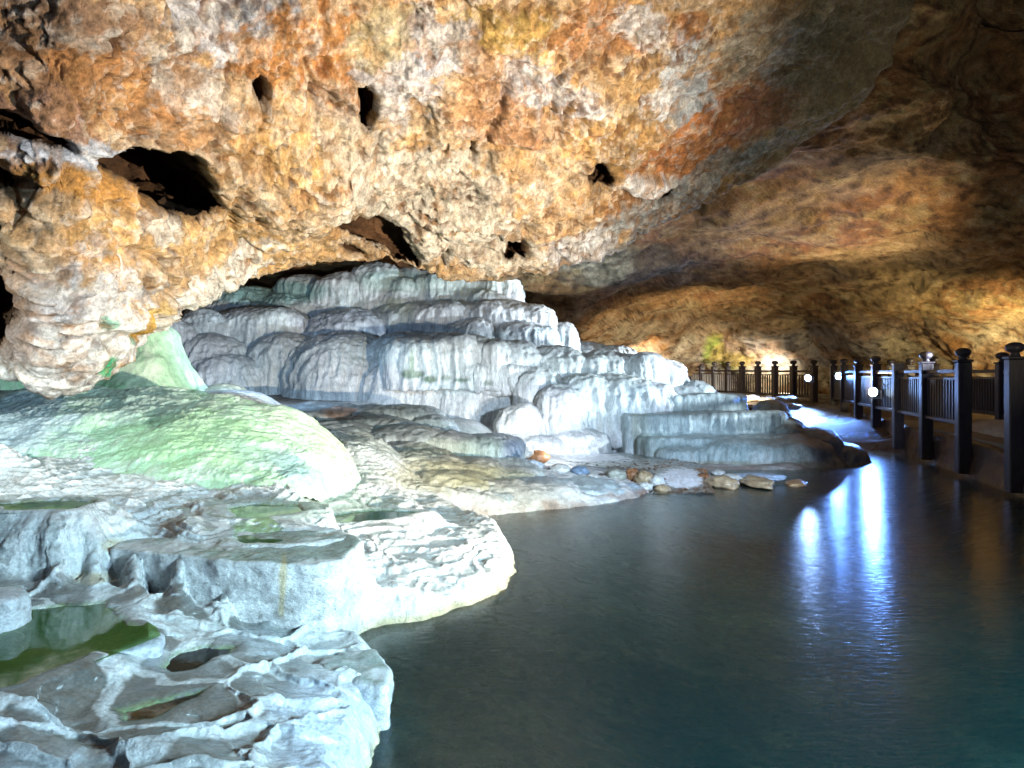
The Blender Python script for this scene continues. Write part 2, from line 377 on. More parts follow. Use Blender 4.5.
    C = mix(C, sstep(.62, .8, chip) * .35, (.80, .76, .70))
    C = mix(C, sstep(.1, .35, rg - .6 + .3 * n2) * .6 * (py < 270), (.80, .76, .70))
    n7 = fbm(P, 20, 3, .65, off=190); C = C * (1 + .7 * np.clip(n7, -.5, .35))[:, None]; C = mix(C, hollow_shade * .85, (.10, .05, .02))  # dark brown here also paints in the shade of the hollows
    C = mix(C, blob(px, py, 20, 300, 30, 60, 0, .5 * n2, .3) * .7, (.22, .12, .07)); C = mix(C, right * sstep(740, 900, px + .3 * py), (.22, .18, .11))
    C = np.where((rowid > nb + nf)[:, None], np.array([.3, .22, .15]), C)
    wet = np.clip(.2 + .2 * n1, 0, 1)
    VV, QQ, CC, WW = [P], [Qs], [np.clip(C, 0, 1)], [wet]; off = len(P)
    Qall = grid_quads(nr, nc)
    for mask, vec, depth in pockets:                     # a rough-walled chamber grown inward from every opening's own rim
        fq = Qall[mask[Qall].all(1)]
        if len(fq) < 4: continue
        e = np.concatenate([fq[:, [0, 1]], fq[:, [1, 2]], fq[:, [2, 3]], fq[:, [3, 0]]])
        key = np.sort(e, 1); _, inv, cnt = np.unique(key, axis=0, return_inverse=True, return_counts=True)
        be = e[cnt[inv.ravel()] == 1]; bv = np.unique(be)
        sv = np.unique(fq); c = P[sv].mean(0); vec = vec / np.linalg.norm(vec) * depth
        lay = 16
        def place(idx, t_):
            q = P[idx] - c; q = q - np.outer(q @ (vec / depth), vec / depth) * (1 - math.exp(-4 * t_)) 
            p_ = c + q * (1 + .45 * math.sin(min(1, t_ * 1.2) * math.pi * .55)) + vec * t_
            nv = np.stack([fbm(p_, 4, 4, .6, off=k_ * 8.3) for k_ in range(3)], 1)
            return p_ + nv * .16 * min(1, t_ * 3) * min(1, depth + .3)
        prev = bv.copy(); loc = np.searchsorted(bv, be)
        for L in range(1, lay + 1):
            if L < lay:
                pts = place(bv, L / lay); ids = off + np.arange(len(bv)); VV.append(pts); off += len(pts)
            else:
                pts = place(sv, 1.0); VV.append(pts); full = off + np.arange(len(sv)); off += len(pts)
                ids = full[np.searchsorted(sv, bv)]; QQ.append(full[np.searchsorted(sv, fq)])
            QQ.append(np.stack([prev[loc[:, 0]], prev[loc[:, 1]], ids[loc[:, 1]], ids[loc[:, 0]]], 1)); prev = ids
            nn = fbm(pts, 4, 3, off=9); cc = np.tile(np.array([.07, .035, .016]), (len(pts), 1)); cc = mix(cc, sstep(0, .4, nn), (.13, .065, .03))  # chamber walls coloured dark brown to paint in their shade
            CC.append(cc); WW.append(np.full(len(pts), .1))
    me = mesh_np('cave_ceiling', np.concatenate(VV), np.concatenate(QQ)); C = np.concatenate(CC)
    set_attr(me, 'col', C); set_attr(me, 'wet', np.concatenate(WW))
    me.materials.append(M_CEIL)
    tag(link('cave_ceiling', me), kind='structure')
build_ceiling()

# ------------------------------------------------------------------ far vault and walls
def idw(qx, qy, pts, vals, p=3.0, eps=.02):
    s = np.zeros(len(qx)); w = np.zeros(len(qx))
    for (a, b), v in zip(pts, vals):
        k = 1 / (((qx - a) ** 2 + (qy - b) ** 2) + eps) ** (p / 2)
        s += k * v; w += k
    return s / w
def build_vault():
    cx = np.concatenate([np.arange(-500, 480, 12), np.arange(480, 1060, 1.7), np.arange(1060, 1700, 8)]); nc = len(cx)
    ry = np.concatenate([np.arange(-760, -20, 12), np.arange(-20, 400, 1.5), np.arange(400, 470, 6)]); nr = len(ry)
    PX, PY = np.meshgrid(cx, ry); px = PX.ravel(); py = PY.ravel()
    ctl = [(-500, 390, 12), (-200, 390, 15), (100, 390, 18), (300, 390, 20), (500, 390, 24), (600, 390, 28), (700, 390, 32), (800, 390, 29), (880, 390, 25), (950, 390, 20.5), (1024, 390, 17), (1100, 390, 14), (1300, 390, 11), (1600, 390, 9),
           (-200, 300, 14), (100, 300, 17), (300, 300, 19), (500, 310, 22), (560, 300, 19), (640, 330, 26), (720, 330, 30), (800, 330, 27), (900, 330, 21), (1000, 330, 17.0), (1100, 330, 13.5), (1300, 330, 10),
           (300, 240, 17), (500, 250, 12), (560, 270, 12.0), (620, 265, 12.5), (700, 280, 17), (800, 280, 18), (900, 280, 16.5), (1000, 280, 14), (1100, 280, 12),
           (640, 225, 10.2), (720, 210, 10.6), (800, 220, 12.5), (900, 220, 12.5), (1000, 220, 12), (1100, 220, 10.5),
           (760, 168, 9.4), (820, 150, 9.3), (900, 150, 9.6), (980, 160, 10.0), (1050, 170, 10),
           (865, 98, 8.5), (930, 90, 8.6), (1000, 80, 11.0), (1030, 120, 11), (915, 0, 7.6), (960, 0, 8.0), (1020, 0, 10.5), (1100, 0, 9.5),
           (960, -90, 7.0), (1060, -250, 6.4), (1300, -200, 6.5), (1200, -480, 5.2), (1500, -500, 5), (700, 0, 9), (300, 0, 10), (0, 0, 9), (-400, 0, 8), (300, -500, 6), (-300, -500, 6), (800, -600, 5.5)]
    pts = [(a / 100, b / 70) for a, b, _ in ctl]; vals = [math.log(v) for *_, v in ctl]
    D = np.exp(idw(px / 100, py / 70, pts, vals, 3.0, .22))
    D = D.reshape(nr, nc)
    for it in range(10):
        D[1:-1, 1:-1] = .25 * (D[:-2, 1:-1] + D[2:, 1:-1] + D[1:-1, :-2] + D[1:-1, 2:])
    D = D.ravel()
    P = np.stack([(px - CX) / F * D, D, CZ + (HY - py) / F * D], 1)
    N = grid_normals(P, nr, nc)
    if np.mean(np.sum(N * (np.array([0, 0, CZ]) - P), 1)) < 0: N = -N
    W = P + .5 * np.stack([fbm(P, .4, 3, off=k * 7.7) for k in range(3)], 1)
    strat = np.stack([P[:, 0] * .5, P[:, 1] * .35, P[:, 2] * 2.2 - P[:, 0] * .25], 1)
    h = .40 * fbm(P, .3, 3, off=5) + .13 * fbm(W, 1.0, 4, off=15) + .10 * fbm(strat, 1.2, 5, ridged=True, off=50) + .05 * fbm(P, 5, 4, .6, off=9)
    d1, d2 = worley(W, .9, off=4); h += .08 * (.5 - d1)
    h += .35 * sstep(330, 260, py) * 0
    low = sstep(300, 345, py)
    h += low * .25 * fbm(np.stack([P[:, 0], P[:, 1], P[:, 2] * .3], 1), 1.1, 4, off=77)
    P = P + N * h[:, None]
    me = mesh_np('cave_wall', P, grid_quads(nr, nc))
    n1 = fbm(W, (.5, .4, 1.6), 5, .6, off=200); n2 = fbm(P, 1.7, 5, .65, off=230); n3 = fbm(P, 5, 4, .6, off=260)
    C = np.tile(np.array([.30, .17, .07]), (len(P), 1))
    C = mix(C, sstep(0, .3, n1) * .8, (.24, .11, .045)); C = mix(C, sstep(.0, .3, n2) * .7, (.36, .27, .12)); C = mix(C, sstep(.15, .4, n3) * .5, (.16, .08, .05))
    C = mix(C, blob(px, py, 620, 270, 90, 18, 5, .6 * n2 + .4 * n1, .3) * .6, (.16, .20, .17))
    C = mix(C, blob(px, py, 790, 215, 200, 14, -24, .8 * n2 + .5 * n1, .3) * .4, (.26, .24, .17))
    C = mix(C, blob(px, py, 900, 265, 80, 26, 0, .9 * n2 + .5 * n1, .3) * .7, (.36, .27, .14))
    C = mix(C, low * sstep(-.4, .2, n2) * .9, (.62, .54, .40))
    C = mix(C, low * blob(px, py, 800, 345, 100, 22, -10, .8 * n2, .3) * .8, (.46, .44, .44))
    C = mix(C, blob(px, py, 712, 350, 10, 18, 0, .8 * n2, .4) * .9, (.36, .46, .08)); C = mix(C, blob(px, py, 735, 358, 18, 9, 0, .8 * n2, .4) * .8, (.55, .55, .12))
    C = mix(C, sstep(.0, .2, fbm(P, .9, 4, off=300)) * low * .5, (.45, .22, .08))
    n4 = fbm(W, (5, 5, 9), 4, .65, off=270); C = C * (1 + 1.1 * np.clip(n4, -.5, .5))[:, None]; C = mix(C, sstep(.22, .36, n4 + .3 * n2) * .55, (.40, .33, .20)); C = mix(C, sstep(.25, .4, -n4) * .6, (.07, .035, .02))
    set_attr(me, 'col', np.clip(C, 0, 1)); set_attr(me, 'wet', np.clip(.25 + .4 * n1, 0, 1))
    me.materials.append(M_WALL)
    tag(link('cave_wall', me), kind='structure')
build_vault()

# ------------------------------------------------------------------ ground sheet: terraces, shore, pool bed
def W2(pxpy): return [tuple(atz(a, b)[:2]) for a, b in pxpy]
DIR = np.array([.266, 1.0]); DIR /= np.linalg.norm(DIR); NRM = np.array([DIR[1], -DIR[0]])     # along and to the right
def nearpt(Y, off=0.0):
    p = np.array([3.71 + .266 * Y, Y]); return p + NRM * off
SHORE = W2([(366, 900), (372, 800), (378, 760), (384, 730), (391, 700), (388, 684), (376, 668), (352, 655), (346, 642), (366, 630), (420, 620), (470, 604), (508, 589), (521, 573), (516, 556), (500, 541), (474, 527), (452, 518),
            (490, 516), (540, 511), (600, 505), (640, 498), (656, 490), (652, 482), (670, 474), (720, 470), (800, 470), (846, 462)]) + [(6.75, 13.4)] + [tuple(nearpt(y, .5)) for y in (13.3, 11, 9, 7, 5, 3, 1)] + [(30, 1), (40, 12), (40, 60), (-40, 60), (-30, 4), (-8, .8), (-.3, .9)]
CTL = [(360, 760, .15), (300, 762, .2), (150, 762, .28), (0, 762, .34), (-250, 762, .45), (200, 900, .3), (-100, 1000, .35), (350, 900, .15),
       (372, 690, .13), (300, 690, .18), (200, 700, .2), (100, 715, .25), (0, 715, .3), (320, 650, .14), (230, 650, .19), (150, 650, .22),
       (10, 615, .3), (-100, 640, .3), (330, 632, .14), (290, 628, .15), (250, 625, .17), (200, 614, .2), (160, 606, .23), (120, 596, .27), (80, 590, .28), (40, 590, .30), (330, 536, .48), (280, 542, .5), (230, 547, .5), (180, 551, .5), (130, 553, .49), (90, 556, .46), (50, 560, .45), (355, 560, .2), (360, 600, .12), (380, 620, .06),
       (440, 600, .08), (500, 565, .1), (450, 540, .2), (400, 560, .18), (375, 590, .14), (360, 540, .32), (400, 520, .3), (440, 515, .14),
       (330, 500, .42), (400, 500, .3), (430, 508, .18),
       (360, 482, .4), (450, 485, .26), (500, 485, .24), (560, 485, .18), (620, 488, .10), (500, 500, .14), (600, 497, .06), (645, 490, .03),
       (420, 450, .52), (360, 440, .7), (330, 420, .8), (480, 455, .34), (540, 462, .16), (590, 462, .1), (640, 470, .07), (680, 466, .04),
       (100, 430, .9), (0, 440, .9), (-200, 440, .95), (250, 430, .85)]
CTLY = [(0, 566, 3.75), (-200, 575, 3.6), (0, 535, 3.95), (100, 530, 4.0), (200, 525, 4.05), (300, 522, 4.05), (0, 503, 4.5), (120, 503, 4.5), (230, 505, 4.45), (320, 506, 4.6), (0, 488, 5.1), (150, 484, 5.15), (260, 488, 5.0), (-200, 490, 5.0), (0, 470, 5.7), (150, 470, 5.7), (270, 482, 5.5), (0, 455, 6.3)]
CTLW = [(-4, 10, 1.2), (-2.5, 11, 1.0), (-1, 11.5, .7), (.5, 12, .2), (2, 11.5, .05), (4, 12, .02), (6, 12, 0), (3, 14, .3), (5, 14, .2), (6.2, 15.5, .35), (6, 17.5, .55), (7, 20, .75), (8, 24, .85), (6, 22, .8), (8, 30, .9),
        (0, 16, 1.0), (-4, 16, 1.5), (10, 16, .7), (9, 12, .7), (9, 8, .6), (12, 20, .8), (0, 30, .9), (-10, 20, 1.2), (-10, 10, 1.1), (14, 10, .6), (20, 30, .9), (-20, 40, 1)]
def interior(X, Y):
    A, B, V = [], [], []
    for a, b, z in CTL:
        p = atz(a, b, z); A.append(((a - CX) / 130, math.log(p[1]) * 3.2)); V.append(z)
    for a, b, y in CTLY:
        A.append(((a - CX) / 130, math.log(y) * 3.2)); V.append(CZ + (HY - b) / F * y)
    for x, y, z in CTLW:
        A.append((x / y * F / 130, math.log(y) * 3.2)); V.append(z)
    return idw(X / Y * F / 130, np.log(Y) * 3.2, A, V, 3.6, .004)
POOLS = [  # basins in the near shelf: pixel outline, water level, depth
    ([(-60, 640), (20, 612), (60, 604), (100, 603), (146, 628), (150, 636), (110, 652), (60, 672), (0, 692), (-60, 710)], .225, .07, 'g'),
    ([(160, 668), (178, 654), (205, 644), (232, 648), (228, 656), (190, 672), (165, 676)], .205, .03, 'd'),
    ([(225, 532), (262, 528), (325, 533), (335, 541), (280, 546), (235, 545)], .545, .03, 'g'),
    ([(225, 510), (250, 504), (300, 505), (310, 512), (260, 521), (228, 520)], .56, .03, 'g'),
    ([(0, 503), (60, 499), (100, 503), (80, 510), (0, 513)], .64, .02, 'g'),
    ([(330, 515), (380, 510), (420, 513), (380, 522), (335, 524)], .36, .02, 'g'),
    ([(118, 706), (150, 698), (205, 690), (200, 700), (150, 720), (120, 722)], .225, .02, 'd'),
]
def build_ground():
    cx = np.concatenate([np.arange(-900, -160, 16), np.arange(-160, 10, 5), np.arange(0, 560, 1.25), np.arange(560, 900, 3), np.arange(900, 1900, 12)])
    cx = np.unique(cx); nc = len(cx)
    ly = np.concatenate([np.linspace(math.log(.9), math.log(1.75), 60), np.linspace(math.log(1.75), math.log(9.5), 1000)[1:], np.linspace(math.log(9.5), math.log(14), 110)[1:], np.linspace(math.log(14), math.log(70), 90)[1:]])
    nr = len(ly)
    A, L = np.meshgrid(cx, ly); a = A.ravel(); Y = np.exp(L).ravel(); X = (a - CX) / F * Y
    P2 = np.stack([X, Y, 0 * X], 1)
    wx = .05 * fbm(P2, 2.5, 4, off=3); wy = .05 * fbm(P2, 2.5, 4, off=33)
    d = polysd(X + wx, Y + wy, SHORE) + .02 * fbm(P2, 9, 3, off=12)
    z0 = interior(X, Y)
    near = sstep(12, 8, Y)
    # stepped travertine
    anis = np.stack([X * .55 + Y * .1, Y * 1.3, 0 * X], 1)
    zz = z0 + near * (.07 * fbm(anis, 1.4, 4, off=8) + .035 * fbm(anis, 5, 4, .55, off=18))
    hs = .05
    q = zz / hs; fl = np.floor(q); fr = q - fl
    zt = (fl + sstep(.0, .32, fr)) * hs + hs * .18 * fr
    back = sstep(3.7, 3.9, Y)
    hs2 = .03; q2 = (z0 + .05 * fbm(np.stack([X * .3 + Y * .12, Y * 1.5, 0 * X], 1), 1.5, 4, .5, off=308) + .012 * fbm(P2, 9, 4, .6, off=309)) / hs2; f2 = q2 - np.floor(q2)
    zt2 = (np.floor(q2) + sstep(.0, .55, f2)) * hs2
    tread = back * sstep(.5, .62, f2) * sstep(1.0, .95, f2) + (1 - back) * sstep(.3, .4, fr)
    zt = zt * (1 - back) + zt2 * back
    shelf = sstep(-.95, -.75, X) * sstep(3.5, 3.8, Y); tf = (.2 + .65 * back - .3 * shelf) * sstep(6.6, 5.6, Y); z = zz * (1 - tf) + zt * tf
    # back rim basins in the front shelf
    d1, d2 = worley(np.stack([X * 1.0 + wx * 3, Y * 1.3 + wy * 3, 0 * X + .5], 1), 2.9, off=5)
    front = sstep(3.9, 3.3, Y) * sstep(.02, .25, d)
    rim = np.exp(-((d2 - d1) / .07) ** 2)
    z = z + front * (.026 * rim - .008)
    flatm = 1 - .75 * front * sstep(.12, .25, d2 - d1)
    lump = fbm(P2, 7, 4, .55, off=44)
    rg = fbm(anis, 6, 4, .55, ridged=True, off=24); rg2 = fbm(anis, 17, 3, .6, ridged=True, off=26); flatm = flatm * (1 - .75 * tread) * (1 - .4 * sstep(3.6, 3.3, Y))
    z = z + near * flatm * (.012 * lump + (.022 * rg + .009 * rg2) + .007 * fbm(P2, 24, 3, .6, off=55))
    # knobbly low crust band
    d1k, _ = worley(P2 + .5, 14, off=9); z = z + near * .012 * (.6 - d1k) * sstep(.0, .4, fbm(P2, 2, 2, off=66) + .2)
    # smooth flow at the very front right
    pxx, pyy = proj(np.stack([X, Y, z], 1))
    wob1 = .05 * fbm(P2, 6, 4, off=303); wob2 = .05 * fbm(P2, 6, 4, off=333)
    basin = np.zeros(len(X))
    for k_, (poly, lvl, dep, kind) in enumerate(POOLS):
        qx = sum(p[0] for p in poly) / len(poly); qy = sum(p[1] for p in poly) / len(poly)
        for it in range(4):
            c_ = atz(qx, qy, lvl); lvl = float(interior(np.array([c_[0]]), np.array([c_[1]]))[0]) - .006
        POOLS[k_] = (poly, lvl, dep, kind)
        w = [tuple(atz(p[0], p[1], lvl)[:2]) for p in poly]
        sd = polysd(X + wx * 1.2 + wob1, Y + wy * 1.2 + wob2, w)
        s = math.sqrt(Y.min())
        z = z + (lvl + .004 - z) * sstep(-.26, .0, sd)
        m = sstep(-.01, .04, sd); rimm = np.exp(-((sd + .04) / .05) ** 2) * (sd < .02)
        z = z * (1 - m) + (lvl - dep * sstep(0, .12, sd) - .004) * m
        z = z + .014 * rimm
        basin = np.maximum(basin, sstep(-.01, .03, sd))
    st = W2([(545, 453), (575, 451), (625, 454), (700, 463), (714, 478), (718, 493), (660, 493), (654, 479), (600, 470), (552, 463)])
    z = z - .12 * sstep(-.05, .25, polysd(X + wx, Y + wy, st))
    # shore profile
    dr = np.interp(Y, [2, 6, 12], [.10, .12, .25])
    edge = np.clip(d / dr, 0, 1) ** .45
    bed = -.05 - .36 * sstep(0, 1.7, -d) + .03 * fbm(P2, 3, 4, off=70) + .012 * fbm(P2, 14, 3, off=74)
    pos = np.where(d > 0, np.maximum(z, .02) * edge + (edge - 1) * .06, 0)
    Z = np.where(d > 0, pos, bed)
    P = np.stack([X, Y, Z], 1)
    jit = near * sstep(.0, .1, d)
    P[:, 0] += jit * (.022 * fbm(P, 7, 4, .6, off=401) + .008 * fbm(P, (16, 16, 40), 3, off=402)); P[:, 1] += jit * (.028 * fbm(P, 7, 4, .6, off=411) + .011 * fbm(P, (8, 8, 45), 3, ridged=True, off=412))
    me = mesh_np('cave_floor', P, grid_quads(nr, nc))
    px, py = proj(P)
    N = get_no(me); slope = 1 - np.abs(N[:, 2])
    G = Z.reshape(nr, nc)
    # height relative to the surroundings
    B = G.copy()
    for it in range(14):
        B[1:-1, 1:-1] = .2 * (B[1:-1, 1:-1] + B[:-2, 1:-1] + B[2:, 1:-1] + B[1:-1, :-2] + B[1:-1, 2:])
    rel = (G - B).ravel()
    n1 = fbm(P2, 1.6, 5, .6, off=80); n2 = fbm(anis, 5, 5, .6, off=84); n3 = fbm(P2, 18, 3, .6, off=88)
    C = np.tile(np.array([.78, .80, .81]), (len(P), 1))
    film = np.maximum(sstep(.0, .3, n2 - rel * 60 + .3 * n1 - slope * 1.0) * .7, tread * (1 - .45 * shelf) * sstep(6.5, 5.8, Y) * sstep(-.35, .0, n1 + .4 * n2))         # dark wet film on the flats
    frontm = sstep(4.2, 3.2, Y)
    C = mix(C, film * (.62 - .2 * frontm), (.15, .20, .19))
    bas = front * sstep(.10, .18, d2 - d1 + .12 * n2) * sstep(.6, .3, slope) * sstep(.2, .45, d + .2 * n1)
    C = mix(C, bas * .85, (.07, .075, .065)); wet = np.clip(film * .7 + bas, 0, 1)
    C = mix(C, sstep(.1, .5, n1) * .4, (.62, .72, .80))
    for (x, y, rx, ry, an, col, k) in [(120, 545, 20, 8, 0, (.6, .5, .25), .5), (95, 578, 25, 8, 0, (.66, .6, .4), .6), (450, 470, 60, 22, 0, (.58, .55, .38), .7), (520, 490, 60, 10, 0, (.55, .6, .64), .6), (420, 440, 80, 20, 0, (.45, .52, .5), .7),
                                       (330, 420, 60, 14, 0, (.25, .3, .34), .8), (320, 505, 80, 14, 0, (.42, .55, .47), .6), (250, 470, 120, 20, 0, (.66, .74, .7), .5), (100, 750, 150, 25, 0, (.20, .21, .2), .5), (330, 730, 60, 60, 0, (.55, .66, .82), .6)]:
        C = mix(C, k * blob(px, py, x, y, rx, ry, an, .4 * n1 + .3 * n2, .3), col)
    basin = basin * sstep(.3, .12, slope)
    C = mix(C, basin * .85, (.22, .36, .16)); wet = np.maximum(wet, basin)
    # iron stain at the waterline, far shelf and near edge
    wl = (d > -.1) & (Z < .12)
    far = sstep(6.3, 7.2, Y) * sstep(12, 11, Y)
    C = mix(C, far * sstep(.13, .05, Z + .02 * n1) * (d > -.2) * .6 * sstep(-.2, .2, n2 + .1), (.26, .13, .07))
    C = mix(C, (1 - far) * sstep(.07, .01, Z) * (d > -.3) * .7, (.45, .36, .14))
    C = mix(C, sstep(11.5, 13, Y), (.14, .10, .07)); C = mix(C, sstep(15, 16.5, Y) * sstep(.1, -.1, n1), (.40, .39, .36))
    # pool bed
    under = sstep(.0, .12, -d)
    bc = np.tile(np.array([.22, .26, .22]), (len(P), 1)); bc = mix(bc, sstep(-.1, .3, n1), (.09, .08, .06)); bc = mix(bc, sstep(.1, .35, n2) * .8, (.40, .44, .34))
    bc = mix(bc, sstep(-.05, .2, fbm(P2, 1.1, 4, .6, off=93)) * .7, (.07, .055, .035)); bc = mix(bc, sstep(.22, .34, n3 + .2 * n1) * .8, (.02, .02, .02)); bc = mix(bc, sstep(1.2, .1, -d) * .6, (.42, .42, .28)); bc = mix(bc, sstep(3.6, 2.4, Y) * .5, (.34, .56, .48))
    C = C * (1 - under[:, None]) + bc * under[:, None]
    set_attr(me, 'col', np.clip(C, 0, 1)); set_attr(me, 'wet', np.clip(wet + .15, 0, 1))
    me.materials.append(M_TRAV)
    tag(link('cave_floor', me), kind='structure')
build_ground()

# ------------------------------------------------------------------ water
def sheet(name, pts, mat, sub=0):
    bm = bmesh.new(); vs = [bm.verts.new(p) for p in pts]; bm.faces.new(vs)
    bmesh.ops.recalc_face_normals(bm, faces=bm.faces)
    if bm.faces[:][0].normal.z < 0: bmesh.ops.reverse_faces(bm, faces=bm.faces[:])
    me = bpy.data.meshes.new(name); bm.to_mesh(me); bm.free(); me.materials.append(mat)
    return tag(link(name, me), kind='structure')
M_POOL = water_mat('pool_water', (.76, .95, .95), (.012, .10, .12), .15, .19, .14, (.8, 2.4, 1), 15)
M_GREEN = water_mat('green_puddle_water', (.50, .75, .35), (.10, .26, .06), .35, .05, .05, (1, 1, 1), 4)
M_PUD = water_mat('puddle_water', (.72, .78, .75), (.06, .07, .07), .25, .04, .08, (1, 1, 1), 5)
sheet('pool_water', [(-3, .5, 0), (16, .5, 0), (16, 13.2, 0), (-3, 13.2, 0)], M_POOL)
for poly, lvl, dep, kind in POOLS:
    w = [atz(p[0], p[1], lvl) for p in poly]; c = sum(w) / len(w)
    sheet('puddle_water', [tuple(c + (p - c) * 1.12) for p in w], M_GREEN if kind == 'g' else M_PUD)

# ------------------------------------------------------------------ flowstone bells
def bell(V, Q, px, top, bot, hw, Y, ry=None, cap=.35, flare=.18, n=28, sq=2.3, lean=0, zb=None):
    """one dome of flowstone; front face near depth Y, seen from px, rows top..bot"""
    rx = hw / F * Y; ry = rx * .85 if ry is None else ry
    zt = CZ + (HY - top) / F * Y; zbm = CZ + (HY - bot) / F * Y if zb is None else zb
    H = zt - zbm; cxx = (px - CX) / F * Y; cy = Y + ry * .9
    base = len(V); rows = 14; V.append((cxx, cy, zt))
    hc = min(cap * H, rx * .9)
    for i in range(1, rows + 1):
        v = i / rows
        if v < .5:
            a = v / .5 * math.pi / 2; r = math.sin(a) ** .9; z = zt - hc * (1 - math.cos(a))
        else:
            u = (v - .5) / .5; r = 1 + flare * u ** 1.3; z = zt - hc - (H - hc + .1) * u
        for k in range(n):
            th = 2 * math.pi * k / n; c, s = math.cos(th), math.sin(th)
            e = 2 / sq
            V.append((cxx + rx * r * math.copysign(abs(c) ** e, c) + lean * (1 - v), cy + ry * r * math.copysign(abs(s) ** e, s), z))
    for k in range(n): Q.append((base, base + 1 + k, base + 1 + (k + 1) % n))
    for i in range(rows - 1):
        a = base + 1 + i * n
        for k in range(n): Q.append((a + k, a + n + k, a + n + (k + 1) % n, a + (k + 1) % n))
    a = base + 1 + (rows - 1) * n; Q.append(tuple(a + k for k in range(n))[::-1])
def fuse(V, Q, voxel, smooth=2):
    me = bpy.data.meshes.new('raw'); me.from_pydata([tuple(v) for v in V], [], Q); me.update()
    bm = bmesh.new(); bm.from_mesh(me); bmesh.ops.recalc_face_normals(bm, faces=bm.faces); bm.to_mesh(me); bm.free()
    o = bpy.data.objects.new('raw', me); COL.objects.link(o)
    m = o.modifiers.new('r', 'REMESH'); m.mode = 'VOXEL'; m.voxel_size = voxel
    if smooth:
        s = o.modifiers.new('s', 'SMOOTH'); s.iterations = smooth; s.factor = .5
    dg = bpy.context.evaluated_depsgraph_get(); me2 = bpy.data.meshes.new_from_object(o.evaluated_get(dg))
    bpy.data.objects.remove(o); bpy.data.meshes.remove(me)
    me2.polygons.foreach_set('use_smooth', np.ones(len(me2.polygons), bool))
    return me2
def flow_finish(name, me, mat, amp=1.0, tint=None, wetv=.5, base=(.72, .75, .77), topdark=.5):
    P = get_co(me); N = get_no(me)
    side = np.sqrt(np.clip(1 - N[:, 2] ** 2, 0, 1)); up = np.clip(N[:, 2], 0, 1)
    w = .10 * np.stack([fbm(P, 2, 3, off=k * 5.5) for k in range(3)], 1)
    Wp = P + w
    fl = fbm(Wp, (5.5, 5.5, .55), 4, .55, ridged=True, off=2)
    fl2 = fbm(Wp, (17, 17, 1.6), 3, .6, off=9)
    band = fbm(Wp, (1.2, 1.2, 7), 3, .5, off=19)
    h = amp * side * (.07 * fl + .03 * fl2) + .10 * amp * fbm(P, 1.1, 3, off=27) + .03 * amp * band * side + .05 * amp * fbm(P, 1.6, 3, off=29)
    h += amp * up * (.02 * fbm(P, 9, 3, ridged=True, off=39)) + .012 * amp * fbm(P, 22, 3, off=49)
    P = P + N * h[:, None]; set_co(me, P)
    px, py = proj(P)
    n1 = fbm(P, 1.0, 4, off=500); n2 = fbm(Wp, (6, 6, .8), 4, .6, off=520)
    C = np.tile(np.array(base), (len(P), 1))
    C = mix(C, sstep(.0, .4, n1) * .45, (.52, .70, .72)); C = mix(C, sstep(.1, .5, n2) * .35 * side, (.50, .52, .48))
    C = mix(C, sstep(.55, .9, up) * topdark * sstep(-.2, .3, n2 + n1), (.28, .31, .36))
    if tint: C = tint(C, px, py, n1, n2, P, up)
    set_attr(me, 'col', np.clip(C, 0, 1)); set_attr(me, 'wet', np.clip(wetv + .4 * n1 + .3 * up, 0, 1))
    me.materials.clear(); me.materials.append(mat)
    return link(name, me)

def blobs_tint(lst):
    def f(C, px, py, n1, n2, P, up):
        for (x, y, rx, ry, an, col, k) in lst:
            C = mix(C, k * blob(px, py, x, y, rx, ry, an, .35 * n1 + .35 * n2, .3), col)
        return C
    return f

# main cascade
V, Q = [], []
B = lambda *a, **k: bell(V, Q, *a, **k)
# crown tier under the roof
B(375, 258, 330, 30, 15.4); B(335, 270, 330, 34, 15.3); B(300, 272, 330, 30, 15.6); B(440, 268, 320, 44, 15.6, cap=.3); B(490, 270, 330, 32, 15.5); B(412, 262, 330, 26, 15.6); B(465, 266, 320, 24, 15.4); B(486, 288, 320, 18, 15.1)
B(330, 300, 340, 45, 15.2)
# second tier
B(340, 305, 372, 50, 14.2, cap=.9, sq=2.0); B(440, 297, 372, 62, 14.7, cap=.2); B(402, 300, 372, 45, 14.8); B(497, 299, 372, 44, 14.6, cap=.25); B(535, 303, 380, 22, 14.6); B(470, 318, 360, 26, 14.1); B(561, 322, 390, 18, 14.8); B(520, 322, 370, 40, 14.2, cap=.25)
B(588, 340, 400, 30, 15.0); B(620, 344, 400, 24, 14.8)
# left alcove domes
B(250, 303, 372, 50, 14.1, cap=.3); B(196, 308, 400, 26, 13.8); B(290, 285, 400, 60, 15.2); B(230, 282, 400, 60, 15.4); B(170, 320, 400, 22, 13.4)
B(198, 334, 420, 44, 13.2, cap=.6, sq=2.0); B(212, 354, 420, 44, 12.9, cap=.8, sq=2.0); B(275, 332, 420, 42, 13.5, cap=.5, sq=2.0)
